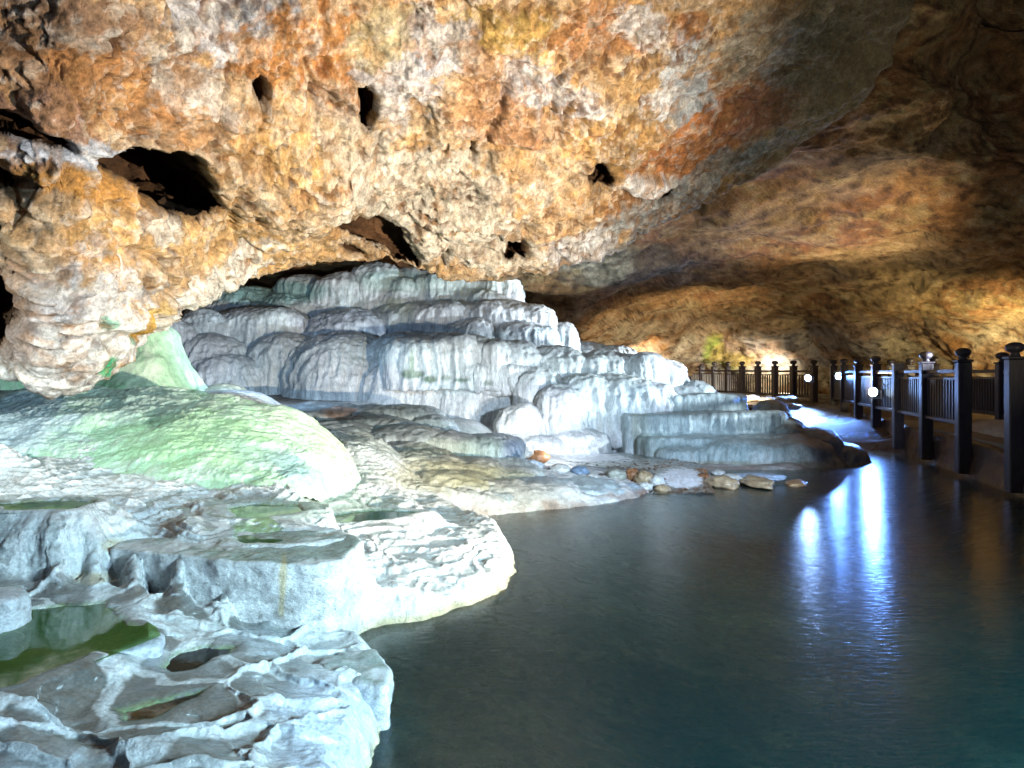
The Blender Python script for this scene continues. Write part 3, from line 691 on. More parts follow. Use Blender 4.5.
# broad third tier
B(335, 328, 425, 74, 12.9, cap=.9, flare=.06, ry=1.3, sq=2.0); B(400, 330, 430, 52, 13.0, cap=.5, flare=.1)
B(445, 333, 384, 58, 12.4, cap=.4, flare=.0, zb=1.25); B(505, 338, 392, 40, 12.5, cap=.4, flare=.02, zb=1.2); B(410, 338, 386, 34, 12.35, cap=.4, flare=.02, zb=1.25)
B(425, 352, 450, 42, 12.75, flare=.35, cap=.2); B(470, 350, 455, 48, 12.6, flare=.3, cap=.2); B(510, 352, 455, 40, 12.7, flare=.25, cap=.2); B(390, 362, 440, 30, 12.6, flare=.2)
B(556, 343, 440, 34, 12.7, cap=.3, flare=.1); B(540, 366, 455, 24, 12.2, cap=.4, flare=.2); B(563, 384, 462, 25, 11.7, cap=.7, flare=.35, ry=.5); B(520, 407, 448, 22, 11.5, cap=.8, flare=.1, ry=.3)
# right shoulder
B(608, 350, 445, 46, 12.9, cap=.2, flare=.12); B(655, 355, 440, 36, 13.0, cap=.2, flare=.2); B(700, 384, 430, 16, 12.9, cap=.4); B(585, 372, 455, 28, 12.1, cap=.3, flare=.2); B(625, 376, 440, 44, 12.2, cap=.35, flare=.2)
B(575, 430, 460, 35, 11.5, cap=.4); B(480, 432, 458, 40, 11.6, cap=.5); B(525, 437, 462, 40, 11.2, cap=.5, ry=.4)
def curtain(x0, x1, y0, y1, Y, w=(8, 16), seed=1, fl=.35, jit=6, ry=.35):
    rg_ = random.Random(seed); x = x0
    while x < x1:
        h_ = rg_.uniform(*w); B(x, y0 + rg_.uniform(-1, jit), y1 + rg_.uniform(-3, 5), h_, Y + rg_.uniform(-.12, .15), cap=rg_.uniform(.5, .95), flare=fl * rg_.uniform(.4, 1.3), ry=ry * rg_.uniform(.7, 1.3), n=20, sq=2.0)
        x += h_ * rg_.uniform(.8, 1.3)
curtain(425, 505, 335, 380, 12.42, (9, 20), 2, .0, 4); curtain(400, 545, 384, 438, 12.55, (16, 30), 3, .6); curtain(400, 515, 270, 298, 15.3, (9, 20), 6, .2)
curtain(575, 665, 353, 396, 12.85, (14, 30), 7, .3, 6); curtain(585, 680, 372, 440, 12.35, (14, 28), 8, .5, 20)
for k_ in range(26):                                   # drip fringe along the overhanging tier
    B(398 + k_ * 5.6 + random.uniform(-2, 2), 366, 382 + random.uniform(-2, 9), random.uniform(2.2, 4), 12.33, cap=.3, flare=-.75, ry=.06, n=10, zb=None)

me = fuse(V, Q, .03, 9)
moss = (.03, .10, .03)
t = blobs_tint([(415, 374, 12, 4, 0, moss, 1.0), (430, 379, 8, 4, 0, moss, 1.0), (446, 378, 6, 3, 0, moss, .9), (462, 380, 9, 3, 0, moss, .9), (488, 383, 6, 3, 0, moss, .7), (407, 374, 5, 5, 0, moss, .7), (412, 362, 3, 13, 0, (.1, .22, .08), .8), (260, 292, 70, 14, 0, (.22, .50, .48), .7), (400, 280, 50, 10, 0, (.40, .62, .60), .6),
  #(415, 372, 20, 6, 0, moss, .9), (455, 381, 40, 5, 4, moss, .8), (412, 362, 5, 16, 0, (.1, .22, .08), .8), (490, 384, 12, 5, 0, moss, .7), (260, 292, 70, 14, 0, (.22, .50, .48), .7), (400, 280, 50, 10, 0, (.40, .62, .60), .6),
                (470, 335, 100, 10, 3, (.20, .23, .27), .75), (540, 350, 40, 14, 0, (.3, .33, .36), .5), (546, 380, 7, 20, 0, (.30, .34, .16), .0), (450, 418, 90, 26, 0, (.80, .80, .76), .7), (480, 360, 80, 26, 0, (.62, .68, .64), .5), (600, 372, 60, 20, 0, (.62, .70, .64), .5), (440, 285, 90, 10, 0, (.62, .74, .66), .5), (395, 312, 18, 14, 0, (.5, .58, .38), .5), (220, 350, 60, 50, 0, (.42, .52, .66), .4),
                (350, 322, 60, 16, 0, (.36, .44, .58), .5), (603, 395, 20, 40, 0, (.55, .62, .6), .4), (290, 372, 22, 40, 0, (.25, .32, .36), .5)])
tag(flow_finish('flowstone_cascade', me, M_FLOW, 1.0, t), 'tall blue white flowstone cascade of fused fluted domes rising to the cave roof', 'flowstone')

# right rimmed steps
def slab(V, Q, outline, Y0, depth, ztop, zbot, bulge=.06):
    """terrace step: outline = px range (front rim) with per-point depth offsets; extruded back"""
    pts = [(px, Y0 + dy) for px, dy in outline]
    fr = [((px - CX) / F * y, y) for px, y in pts]
    bk = [(x + .3, y + depth) for x, y in fr][::-1]
    ring = fr + bk; n = len(ring); base = len(V)
    prof = [(0.0, zbot - .1, bulge), (.5, zbot + (ztop - zbot) * .3, bulge * .5), (.85, ztop - .05, .02), (1, ztop, -.03)]
    cx_ = sum(p[0] for p in ring) / n; cy_ = sum(p[1] for p in ring) / n
    for _, z, g in prof:
        for x, y in ring:
            dx, dy = x - cx_, y - cy_; L = math.hypot(dx, dy)
            V.append((x + dx / L * g, y + dy / L * g, z))
    for i in range(len(prof) - 1):
        for k in range(n):
            a = base + i * n + k; b = base + i * n + (k + 1) % n; Q.append((a, b, b + n, a + n))
    Q.append(tuple(base + k for k in range(n))[::-1]); Q.append(tuple(base + (len(prof) - 1) * n + k for k in range(n)))
def z_at(py, Y): return CZ + (HY - py) / F * Y
V, Q = [], []
slab(V, Q, [(585, .3), (600, .05), (640, -.05), (690, 0), (730, .1), (745, .5)], 12.3, 1.6, z_at(395, 12.3), .1)
slab(V, Q, [(622, .35), (628, .05), (660, 0), (720, -.05), (775, 0), (790, .4)], 11.8, 1.6, z_at(414, 11.8), .0, .05)
slab(V, Q, [(640, .3), (650, .05), (700, -.05), (770, 0), (800, .1), (818, .5)], 11.3, 1.4, z_at(437, 11.3), -.05, .05)
B(735, 394, 425, 16, 12.9, cap=.5); B(680, 384, 425, 45, 12.8, cap=.3)
B(790, 418, 466, 34, 11.7, cap=.55, flare=.5, ry=.7); B(828, 430, 468, 22, 11.4, cap=.6, flare=.6, ry=.5); B(752, 440, 468, 55, 10.95, cap=.5, flare=.2, ry=.5); B(688, 446, 466, 30, 11.05, cap=.5, flare=.1, ry=.3); B(806, 440, 468, 36, 10.95, cap=.6, flare=.4, ry=.5)
B(856, 446, 466, 20, 11.3, cap=.8, flare=.5, ry=.4); B(775, 400, 440, 18, 12.6, cap=.7)
me = fuse(V, Q, .028, 3)
t = blobs_tint([(640, 425, 10, 24, 0, (.30, .25, .08), .7), (655, 445, 12, 14, 0, (.25, .22, .1), .6), (720, 430, 100, 45, 0, (.36, .50, .52), .75), (700, 412, 40, 8, 0, (.2, .22, .2), .4), (840, 445, 40, 25, 20, (.2, .24, .34), .8), (720, 466, 120, 5, 0, (.30, .25, .12), .6)])
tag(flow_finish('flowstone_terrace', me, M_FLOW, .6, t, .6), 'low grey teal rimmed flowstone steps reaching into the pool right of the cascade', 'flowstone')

# green mounds on the left
V, Q = [], []
fe = np.array([(-200, 458, 5.7), (0, 466, 5.75), (100, 468, 5.65), (170, 477, 5.4), (230, 487, 5.22), (268, 486, 5.25), (303, 479, 5.45), (332, 467, 5.9), (356, 460, 6.4)], float)
te = np.array([(-200, 380, 7.5), (0, 388, 7.3), (100, 385, 7.3), (190, 388, 7.2), (245, 399, 7.0), (290, 412, 6.9), (322, 430, 6.8), (345, 446, 6.7), (358, 457, 6.6)], float)
nu, nv = 560, 300; sp = np.linspace(0, 1, nu); kk = np.linspace(0, 1, 9)
kk = (fe[:, 0] - fe[0, 0]) / (fe[-1, 0] - fe[0, 0])
A_ = np.stack([np.interp(sp, kk, fe[:, c]) for c in range(3)], 1); B_ = np.stack([np.interp(sp, kk, te[:, c]) for c in range(3)], 1)
ker = np.hanning(41); ker /= ker.sum()
for M_ in (A_, B_):
    for c in range(3): M_[:, c] = np.convolve(np.pad(M_[:, c], 20, mode='reflect', reflect_type='odd'), ker, 'valid')
A_ = np.stack([at(*r_) for r_ in A_]); B_ = np.stack([at(*r_) for r_ in B_])
rowsP = []
for v in np.linspace(-.12, 1.35, nv):
    if v < 0: rowsP.append(A_ + np.array([0, v * 2.5, v * 1.2]))
    elif v <= 1: rowsP.append(A_ * (1 - v) + B_ * v + np.array([0, 0, .05]) * math.sin(math.pi * v) ** .8 * (np.sin(np.pi * np.clip(sp * .92 + .08, 0, 1)) ** .6)[:, None])
    else: rowsP.append(B_ + np.array([0, (v - 1) * 2.2, -(v - 1) ** 1.5 * 3.2]))
MP = np.concatenate(rowsP)
MP[:, 2] -= (.25 * np.clip((np.tile(sp, nv) - .9) / .1, 0, 1) ** 2); MP[:, 2] += .07 * fbm(MP, 1.1, 3, off=61) + .035 * fbm(MP, (1.5, 3, 2), 3, off=62) + .02 * fbm(MP, (2.5, 7, 3), 3, .5, off=65) + .012 * fbm(MP, 8, 5, .65, off=63) + .006 * fbm(MP, 30, 3, .6, off=64)
me = mesh_np('algae_mound', MP, grid_quads(nv, nu))
t = blobs_tint([(0, 420, 90, 40, 0, (.50, .62, .72), .85), (130, 400, 60, 22, 0, (.66, .82, .74), .8), (300, 470, 40, 12, 30, (.25, .42, .50), .7), (310, 430, 50, 14, 20, (.66, .72, .56), .4), (330, 455, 25, 22, 0, (.58, .70, .46), .4), (200, 440, 90, 25, 0, (.40, .66, .36), .6), (260, 455, 40, 12, 20, (.36, .55, .50), .5)])
def tm(C, px, py, n1, n2, P, up):
    m = fbm(P, 5, 5, .65, off=900)
    C = mix(C * 0 + np.array([.50, .78, .54]), sstep(-.1, .25, m) * .7, (.70, .84, .74)); C = mix(C, sstep(.1, .4, -m) * .5, (.44, .68, .42)); C = mix(C, sstep(.1, .3, fbm(P, 14, 4, .65, off=905)) * .3, (.56, .72, .66))
    return t(C, px, py, n1, n2, P, up)
tag(flow_finish('algae_mound', me, M_MOSS, .35, tm, .2, topdark=.1), 'broad pale green algae covered mound above the white foreground terraces', 'rock mound')
V, Q = [], []
B(146, 322, 420, 18, 9.3, cap=.3, flare=2.4, ry=.4); B(128, 346, 420, 34, 9.0, cap=.9, flare=1.2, ry=.5); B(100, 360, 420, 50, 9.0, cap=.8, flare=.3, ry=.5)
me = fuse(V, Q, .025, 5)
def tm2(C, px, py, n1, n2, P, up):
    return mix(C * 0 + np.array([.50, .80, .52]), sstep(-.1, .4, n2), (.70, .86, .66))
tag(flow_finish('algae_cone', me, M_MOSS, .4, tm2, .3), 'steep bright green flowstone fan between the roof edge and the blue domes', 'rock mound')
V, Q = [], []
B(-20, 320, 440, 38, 8.5, cap=.5, ry=.8)
me = fuse(V, Q, .035, 3)
tag(flow_finish('algae_boulder', me, M_MOSS, .6, tm2, .3), 'pale green boulder at the left edge behind the hanging roof spur', 'boulder')

# cream ledges at the mound's back
V, Q = [], []
B(215, 381, 420, 26, 10.2, cap=.7, ry=.4); B(232, 390, 425, 30, 9.9, cap=.6, ry=.4); B(190, 388, 425, 40, 9.7, cap=.6, ry=.4)
me = fuse(V, Q, .025, 2)
tag(flow_finish('ledge_rock', me, M_FLOW, .5, blobs_tint([(220, 390, 60, 30, 0, (.60, .60, .42), .8)]), .4), 'flat cream ledge rock between green fan and blue alcove domes', 'rock')

# grey layered rocks between mound and cascade
def ledges(name, items, label, tint, voxel=.022, base=(.5, .54, .56)):
    V_, Q_ = [], []
    for it in items: bell(V_, Q_, *it[:5], ry=it[5], cap=it[6], flare=.12, sq=2.8)
    me = fuse(V_, Q_, voxel, 3)
    P = get_co(me)
    return tag(flow_finish(name, me, M_FLOW, .75, tint, .55, base), label, 'rock')
ledges('layered_rock', [(330, 404, 430, 70, 10.2, .5, .5), (390, 406, 430, 50, 10.4, .4, .5), (300, 410, 430, 40, 9.6, .5, .4), (430, 416, 450, 26, 10.2, .3, .6), (365, 418, 450, 50, 9.4, .5, .5), (400, 430, 465, 50, 8.9, .5, .4)],
       'dark grey layered rock step at the foot of the big blue dome', blobs_tint([(350, 412, 90, 12, 0, (.20, .24, .26), .8), (345, 414, 22, 7, 0, (.2, .12, .09), .8), (390, 445, 60, 20, 0, (.42, .48, .52), .5)]), base=(.42, .47, .52))
ledges('layered_rock', [(430, 434, 470, 54, 8.9, .5, .35), (480, 437, 475, 44, 9.0, .5, .35), (400, 446, 480, 40, 8.5, .5, .4)],
       'blue grey draped rock step with green tinge above the cream slope', blobs_tint([(440, 450, 40, 12, 0, (.5, .56, .52), .8), (480, 448, 28, 12, 0, (.34, .46, .42), .6), (515, 450, 14, 12, 0, (.15, .2, .3), .8)]), base=(.5, .55, .62))
ledges('layered_rock', [(420, 459, 505, 50, 7.7, .7, .5), (370, 466, 505, 50, 7.4, .5, .5), (470, 462, 500, 40, 7.9, .6, .5), (505, 466, 500, 40, 8.2, .6, .5), (440, 476, 508, 60, 7.3, .5, .5)],
       'cream and grey cracked rock slope just above the far shore of the pool', blobs_tint([(430, 475, 50, 18, 0, (.62, .58, .38), .7), (395, 470, 30, 14, 0, (.55, .60, .62), .6), (500, 480, 40, 12, 0, (.40, .40, .26), .6)]), base=(.55, .57, .56))
ledges('shore_shelf', [(520, 482, 512, 64, 7.65, .5, .5), (580, 484, 506, 50, 7.95, .45, .5), (470, 490, 516, 50, 7.25, .35, .5), (620, 488, 501, 26, 8.3, .3, .5)],
       'long grey blue shelf rock with rust red waterline beside the pool', lambda C, px, py, n1, n2, P, up: mix(mix(C, sstep(.2, -.2, n1) * .5, (.30, .42, .52)), sstep(.09, .03, P[:, 2] + .06 * n1 + .03 * n2) * .8, (.26, .12, .06)), base=(.46, .52, .55))

# big block and near ledges in the foreground
def block(name, corners, ztop, zbot, label, base=(.80, .80, .79), voxel=.012, tint=None, amp=1.0, rnd=6, topdrop=0):
    V_, Q_ = [], []
    n = len(corners)
    for z, g in ((zbot - .06, .02), (zbot + (ztop - zbot) * .4, .015), (ztop, -.01)):
        for (x, y) in corners: V_.append((x, y, z))
    for i in range(2):
        for k in range(n): a = i * n + k; b = i * n + (k + 1) % n; Q_.append((a, b, b + n, a + n))
    Q_.append(tuple(range(n))[::-1]); Q_.append(tuple(2 * n + k for k in range(n)))
    me = fuse(V_, Q_, voxel, 24)
    P = get_co(me); N = get_no(me)
    side = np.sqrt(np.clip(1 - N[:, 2] ** 2, 0, 1)); up = np.clip(N[:, 2], 0, 1)
    An = P * (3.0, 3.0, 9)
    h = amp * (.035 * fbm(P, 3, 3, off=4) + .022 * fbm(An, 1.0, 4, ridged=True, off=6) * side + .010 * fbm(P, 14, 4, .6, off=8))
    d1, d2 = worley(P, (9, 9, 14), off=3); h += amp * .012 * (.5 - d1)
    P = P + N * h[:, None]; set_co(me, P)
    n1 = fbm(P, 3, 4, off=500); n2 = fbm(P, 9, 4, .6, off=520); px, py = proj(P)
    C = np.tile(np.array(base), (len(P), 1))
    C = mix(C, sstep(.1, .4, n2) * .35, (.55, .58, .6)); C = mix(C, sstep(.6, .95, up) * sstep(-.3, .2, n1 + .5 * n2) * .8, (.17, .26, .23))
    C = mix(C, sstep(.3, .5, fbm(P, 30, 3, off=5)) * .5, (.15, .13, .1))
    if tint: C = tint(C, px, py, n1, n2, P, up)
    set_attr(me, 'col', np.clip(C, 0, 1)); set_attr(me, 'wet', np.clip(.25 + .6 * up * sstep(-.3, .2, n1), 0, 1)); me.materials.clear(); me.materials.append(M_TRAV)
    return tag(link(name, me), label, 'rock')
def wz(px, py, z): return tuple(atz(px, py, z)[:2])
block('travertine_block', [(-.84, 3.47), (-.90, 3.40), (-1.02, 3.39), (-1.4, 3.46), (-1.8, 3.60), (-2.15, 3.74), (-2.2, 3.95), (-1.6, 4.1), (-1.25, 4.12), (-.95, 4.06), (-.82, 3.85)],
      .50, .10, 'large rounded white block with a yellow drip stain beside the pool shelf', base=(.76, .77, .77), tint=blobs_tint([(283, 580, 4, 30, 3, (.60, .46, .20), .7)]), amp=.8)
block('travertine_block', [wz(-20, 620, .38), wz(14, 616, .38), wz(30, 602, .4), wz(24, 588, .42), wz(-30, 585, .42)], .45, .2, 'small rounded white lump at the left edge above the green puddle', amp=.7, base=(.7, .73, .76))
block('travertine_block', [wz(-30, 655, .26), wz(12, 652, .26), wz(26, 642, .28), wz(20, 632, .3), wz(-30, 630, .3)], .32, .18, 'second small white lump at the left edge, lower and nearer', amp=.6, base=(.66, .70, .75))
block('travertine_block', [wz(40, 676, .26), wz(100, 664, .26), wz(160, 652, .26), wz(164, 640, .26), wz(140, 634, .26), wz(100, 646, .26), wz(50, 664, .26)], .29, .15, 'pale blue white rim rock damming the front of the green puddle', amp=.6, base=(.66, .72, .8))
block('travertine_block', [wz(345, 690, .12), wz(385, 700, .12), wz(392, 680, .12), wz(375, 660, .12), wz(345, 660, .14), wz(320, 664, .15), wz(325, 680, .14)], .17, -.06, 'pale rounded shore lump jutting into the pool in front', amp=.8, base=(.72, .76, .8))

# ------------------------------------------------------------------ loose stones
def stone(name, px, py, Y, sx, sy, sz, col, label, group=None, wet=.5, seed=0):
    bm = bmesh.new(); bmesh.ops.create_icosphere(bm, subdivisions=4, radius=1)
    me = bpy.data.meshes.new(name); bm.to_mesh(me); bm.free()
    P = get_co(me); s = seed * 3.7
    P *= (1 + .22 * fbm(P, 1.1, 3, off=s) + .06 * fbm(P, 4, 3, off=s + 9))[:, None]
    d1, _ = worley(P, 1.3, off=s); P *= (1 + .22 * (.6 - d1))[:, None]
    d1, d2 = worley(P, 1.1, off=s + 5); P *= (1 - .12 * np.exp(-((d2 - d1) / .12) ** 2) + .05 * fbm(P, 7, 3, ridged=True, off=s))[:, None]
    P *= (sx, sy, sz); set_co(me, P)
    n = fbm(P, 14, 4, off=s); C = np.tile(np.array(col), (len(P), 1)); C = mix(C, sstep(0, .4, n) * .5, tuple(c * .5 for c in col))
    C = mix(C, sstep(-.2 * sz, -.6 * sz, P[:, 2]) * .7, (.28, .13, .05))
    set_attr(me, 'col', np.clip(C, 0, 1)); set_attr(me, 'wet', np.full(len(P), wet))
    me.polygons.foreach_set('use_smooth', np.ones(len(me.polygons), bool)); me.materials.append(M_STONE)
    o = link(name, me); o.location = at(px, py, Y); o.rotation_euler = (0, 0, seed * 1.3)
    return tag(o, label, 'stone', group)
tan = (.50, .38, .24); wh = (.66, .68, .66); bl = (.22, .32, .46); gr = (.34, .35, .30); rd = (.36, .17, .08)
ST = [(408, 429, 10.0, .34, .2, .10, bl, 'wet blue stone lying on the dark layered step'), (424, 436, 9.7, .2, .15, .08, bl, 'small dark blue stone beside the wet blue stone'),
      (452, 438, 9.9, .26, .2, .06, rd, 'flat rust brown stone below the white drapery'),
      (497, 452, 9.3, .20, .18, .18, (.12, .18, .26), 'dark jagged blue stone at the stream edge'), (508, 459, 9.1, .16, .15, .13, (.12, .18, .26), 'dark stone leaning on the jagged blue stone'),
      (520, 453, 9.6, .22, .18, .10, wh, 'pale stone above the white foam'), (536, 458, 9.6, .18, .15, .10, rd, 'rusty stone at the head of the stream'), (529, 466, 9.0, .24, .16, .08, (.6, .7, .85), 'smooth bluish white stone beside the stream'),
      (560, 470, 9.0, .14, .12, .09, wh, 'white stone on the stream bank'), (579, 473, 9.0, .15, .12, .08, bl, 'bluish stone on the stream bank'), (592, 478, 8.8, .1, .1, .06, wh, 'tiny white stone on the shelf edge'),
      (616, 476, 8.9, .14, .12, .10, gr, 'olive grey stone heading the cluster by the rapids'), (632, 475, 9.0, .09, .09, .09, rd, 'small reddish stone behind the tan stones'), (643, 479, 8.9, .13, .12, .11, tan, 'rounded tan stone in the cluster by the rapids'), (657, 482, 8.8, .12, .1, .09, wh, 'white stone nearest the white rapids'),
      (662, 489, 8.6, .11, .1, .06, tan, 'low tan stone at the mouth of the rapids'), (645, 487, 8.6, .10, .1, .06, wh, 'small pale stone below the rounded tan stone'), (606, 484, 8.6, .12, .1, .05, (.4, .5, .6), 'blue grey chip on the shelf end'), (628, 487, 8.5, .14, .1, .05, (.4, .5, .6), 'flat blue grey stone on the shelf end'),
      (718, 473, 9.9, .11, .1, .05, wh, 'small white stone on the islet'), (722, 483, 8.95, .24, .18, .09, tan, 'tan stone at the left end of the islet'), (728, 479, 9.2, .2, .14, .07, wh, 'pale flat stone on the islet'), (755, 482, 9.1, .42, .2, .07, tan, 'long tan stone of the islet'), (758, 477, 9.3, .34, .2, .05, (.45, .58, .78), 'blue white slab topping the islet'), (796, 484, 9.2, .28, .14, .05, (.45, .28, .14), 'low brown stone at the right end of the islet'), (704, 478, 9.4, .1, .1, .06, rd, 'reddish stone between the rapids and the islet'), (700, 472, 9.9, .1, .1, .05, rd, 'small reddish stone upstream of the islet')]
for k, (px, py, Y, sx, sy, sz, col, lab) in enumerate(ST):
    stone('stone', px, py, Y, sx, sy, sz, col, lab, 'stones along the stream', .6, k + 1)
# bright rubble by the lamps
for k in range(14):
    px = 728 + (k % 7) * 11 + random.uniform(-4, 4); row = k // 7; Y = 17.0 + row * 2.0
    stone('stone', px, 399 + (1 - row) * 8 + random.uniform(-1, 1), Y, random.uniform(.16, .3), .2, random.uniform(.06, .1), (.6, .6, .58), 'flat pale stone in the rubble strip in front of the far fence', 'rubble before the far fence', .6, 40 + k)

# ------------------------------------------------------------------ stream and white water
def water_strip():
    m, nt, out = new_mat('rapids_water')
    b = nd(nt, 'ShaderNodeBsdfPrincipled'); nt.links.new(b.outputs[0], out.inputs['Surface'])
    tc = nd(nt, 'ShaderNodeTexCoord'); mp = nd(nt, 'ShaderNodeMapping'); mp.inputs['Scale'].default_value = (1.6, 4.5, 1); mp.inputs['Rotation'].default_value = (0, 0, .5)
    nt.links.new(tc.outputs['Object'], mp.inputs['Vector'])
    a = nd(nt, 'ShaderNodeAttribute'); a.attribute_name = 'foam'
    n = noise_node(nt, mp.outputs[0], 3.5, 7, .68, .8)
    ad = nd(nt, 'ShaderNodeMath', operation='ADD'); nt.links.new(n.outputs['Fac'], ad.inputs[0]); nt.links.new(a.outputs['Fac'], ad.inputs[1])
    r = ramp(nt, ad.outputs[0], [(.78, (0, 0, 0)), (.98, (1, 1, 1))])
    b.inputs['Base Color'].default_value = (.88, .92, .98, 1); b.inputs['Roughness'].default_value = .4
    bp = nd(nt, 'ShaderNodeBump'); bp.inputs['Strength'].default_value = .7; bp.inputs['Distance'].default_value = .03
    nt.links.new(n.outputs['Fac'], bp.inputs['Height']); nt.links.new(bp.outputs[0], b.inputs['Normal'])
    tr = nd(nt, 'ShaderNodeBsdfTransparent'); tr.inputs[0].default_value = (.6, .65, .7, 1); gl = nd(nt, 'ShaderNodeBsdfGlossy'); gl.inputs['Roughness'].default_value = .15; nt.links.new(bp.outputs[0], gl.inputs['Normal'])
    fr = nd(nt, 'ShaderNodeFresnel'); fr.inputs['IOR'].default_value = 1.33
    m1 = nd(nt, 'ShaderNodeMixShader'); nt.links.new(fr.outputs[0], m1.inputs[0]); nt.links.new(tr.outputs[0], m1.inputs[1]); nt.links.new(gl.outputs[0], m1.inputs[2])
    m2 = nd(nt, 'ShaderNodeMixShader'); nt.links.new(r.outputs[0], m2.inputs[0]); nt.links.new(m1.outputs[0], m2.inputs[1]); nt.links.new(b.outputs[0], m2.inputs[2])
    nt.links.new(m2.outputs[0], out.inputs['Surface'])
    # grid between bank curves
    L = [(540, 452), (556, 462), (600, 468), (648, 470), (662, 480), (650, 494)]
    zz = [.16, .13, .11, .10, .06, .004]
    R = [(572, 450), (620, 453), (668, 458), (700, 464), (706, 478), (716, 494)]
    zr = [.16, .13, .12, .11, .06, .004]
    nr, nc = 160, 90; V_ = []; fo = []
    s = np.linspace(0, 5, nr)
    for i in range(nr):
        lp = atz(np.interp(s[i], range(6), [p[0] for p in L]), np.interp(s[i], range(6), [p[1] for p in L]), 0)
        zl = np.interp(s[i], range(6), zz); 
        rp = (np.interp(s[i], range(6), [p[0] for p in R]), np.interp(s[i], range(6), [p[1] for p in R]))
        lq = atz(np.interp(s[i], range(6), [p[0] for p in L]), np.interp(s[i], range(6), [p[1] for p in L]), zl); rq = atz(rp[0], rp[1], zl)
        for j in range(nc):
            u = j / (nc - 1); p = lq * (1 - u) + rq * u
            V_.append(p); 
            f = .95 * math.exp(-((s[i] - 3.9) / .75) ** 2) + .9 * math.exp(-((s[i] - .9) / 1.0) ** 2) * (1 - u * .4)
            f = (f + .3) * math.sin(math.pi * u) ** .5 * min(1, (5 - s[i]) / .4) - .3
            fo.append(f)
    V_ = np.array(V_); V_[:, 2] += .02 * fbm(V_, 5, 4, .6, off=3) + .015 * fbm(V_, 16, 3, ridged=True, off=4)
    me = mesh_np('stream_water', V_, grid_quads(nr, nc)); set_attr(me, 'foam', np.array(fo)); me.materials.append(m)
    tag(link('stream_water', me), kind='structure')
water_strip()

# ------------------------------------------------------------------ walkway, wall, fences
DIR = np.array([.266, 1.0]); DIR /= np.linalg.norm(DIR); NRM = np.array([DIR[1], -DIR[0]])     # along and to the right
def nearpt(Y, off=0.0):
    p = np.array([3.71 + .266 * Y, Y]); return p + NRM * off
def box_mesh(bm, c, s, rz=0, bev=0):
    r = bmesh.ops.create_cube(bm, size=1)
    vs = r['verts']; bmesh.ops.scale(bm, vec=s, verts=vs)
    if bev: 
        es = list({e for v in vs for e in v.link_edges}); rr = bmesh.ops.bevel(bm, geom=es, offset=bev, segments=1, affect='EDGES'); vs = list({v for f in rr['faces'] for v in f.verts} | {v for v in vs if v.is_valid})
    bmesh.ops.rotate(bm, cent=(0, 0, 0), matrix=Matrix.Rotation(rz, 3, 'Z'), verts=vs); bmesh.ops.translate(bm, vec=c, verts=vs)
def lathe(bm, c, prof, n=12):
    rings = [[bm.verts.new((c[0] + r * math.cos(2 * math.pi * k / n), c[1] + r * math.sin(2 * math.pi * k / n), c[2] + z)) for k in range(n)] for r, z in prof]
    for a, b in zip(rings, rings[1:]):
        for k in range(n): bm.faces.new((a[k], a[(k + 1) % n], b[(k + 1) % n], b[k]))
    bm.faces.new(rings[0][::-1]); bm.faces.new(rings[-1])
def bobj(name, bm, mat, parent=None, loc=None, smooth=False):
    me = bpy.data.meshes.new(name); bm.to_mesh(me); bm.free(); me.materials.append(mat)
    if smooth: me.polygons.foreach_set('use_smooth', np.ones(len(me.polygons), bool))
    o = link(name, me, parent)
    if loc is not None: o.location = loc
    return o
PW = .17
def post_meshes():
    bm = bmesh.new(); box_mesh(bm, (0, 0, .28), (PW, PW, 1.56), 0, .012); box_mesh(bm, (0, 0, 1.075), (PW + .03, PW + .03, .03), 0, .006)
    me1 = bpy.data.meshes.new('post'); bm.to_mesh(me1); bm.free(); me1.materials.append(M_WOOD)
    bm = bmesh.new(); lathe(bm, (0, 0, 1.09), [(.06, 0), (.05, .025), (.045, .045), (.085, .065), (.1, .10), (.095, .135), (.06, .16), (.02, .168)], 14)
    me2 = bpy.data.meshes.new('finial'); bm.to_mesh(me2); bm.free(); me2.materials.append(M_WOOD); me2.polygons.foreach_set('use_smooth', np.ones(len(me2.polygons), bool))
    return me1, me2
POSTM, FINM = post_meshes()
POSTG = POSTM.copy(); POSTG.materials[0] = M_WOODG
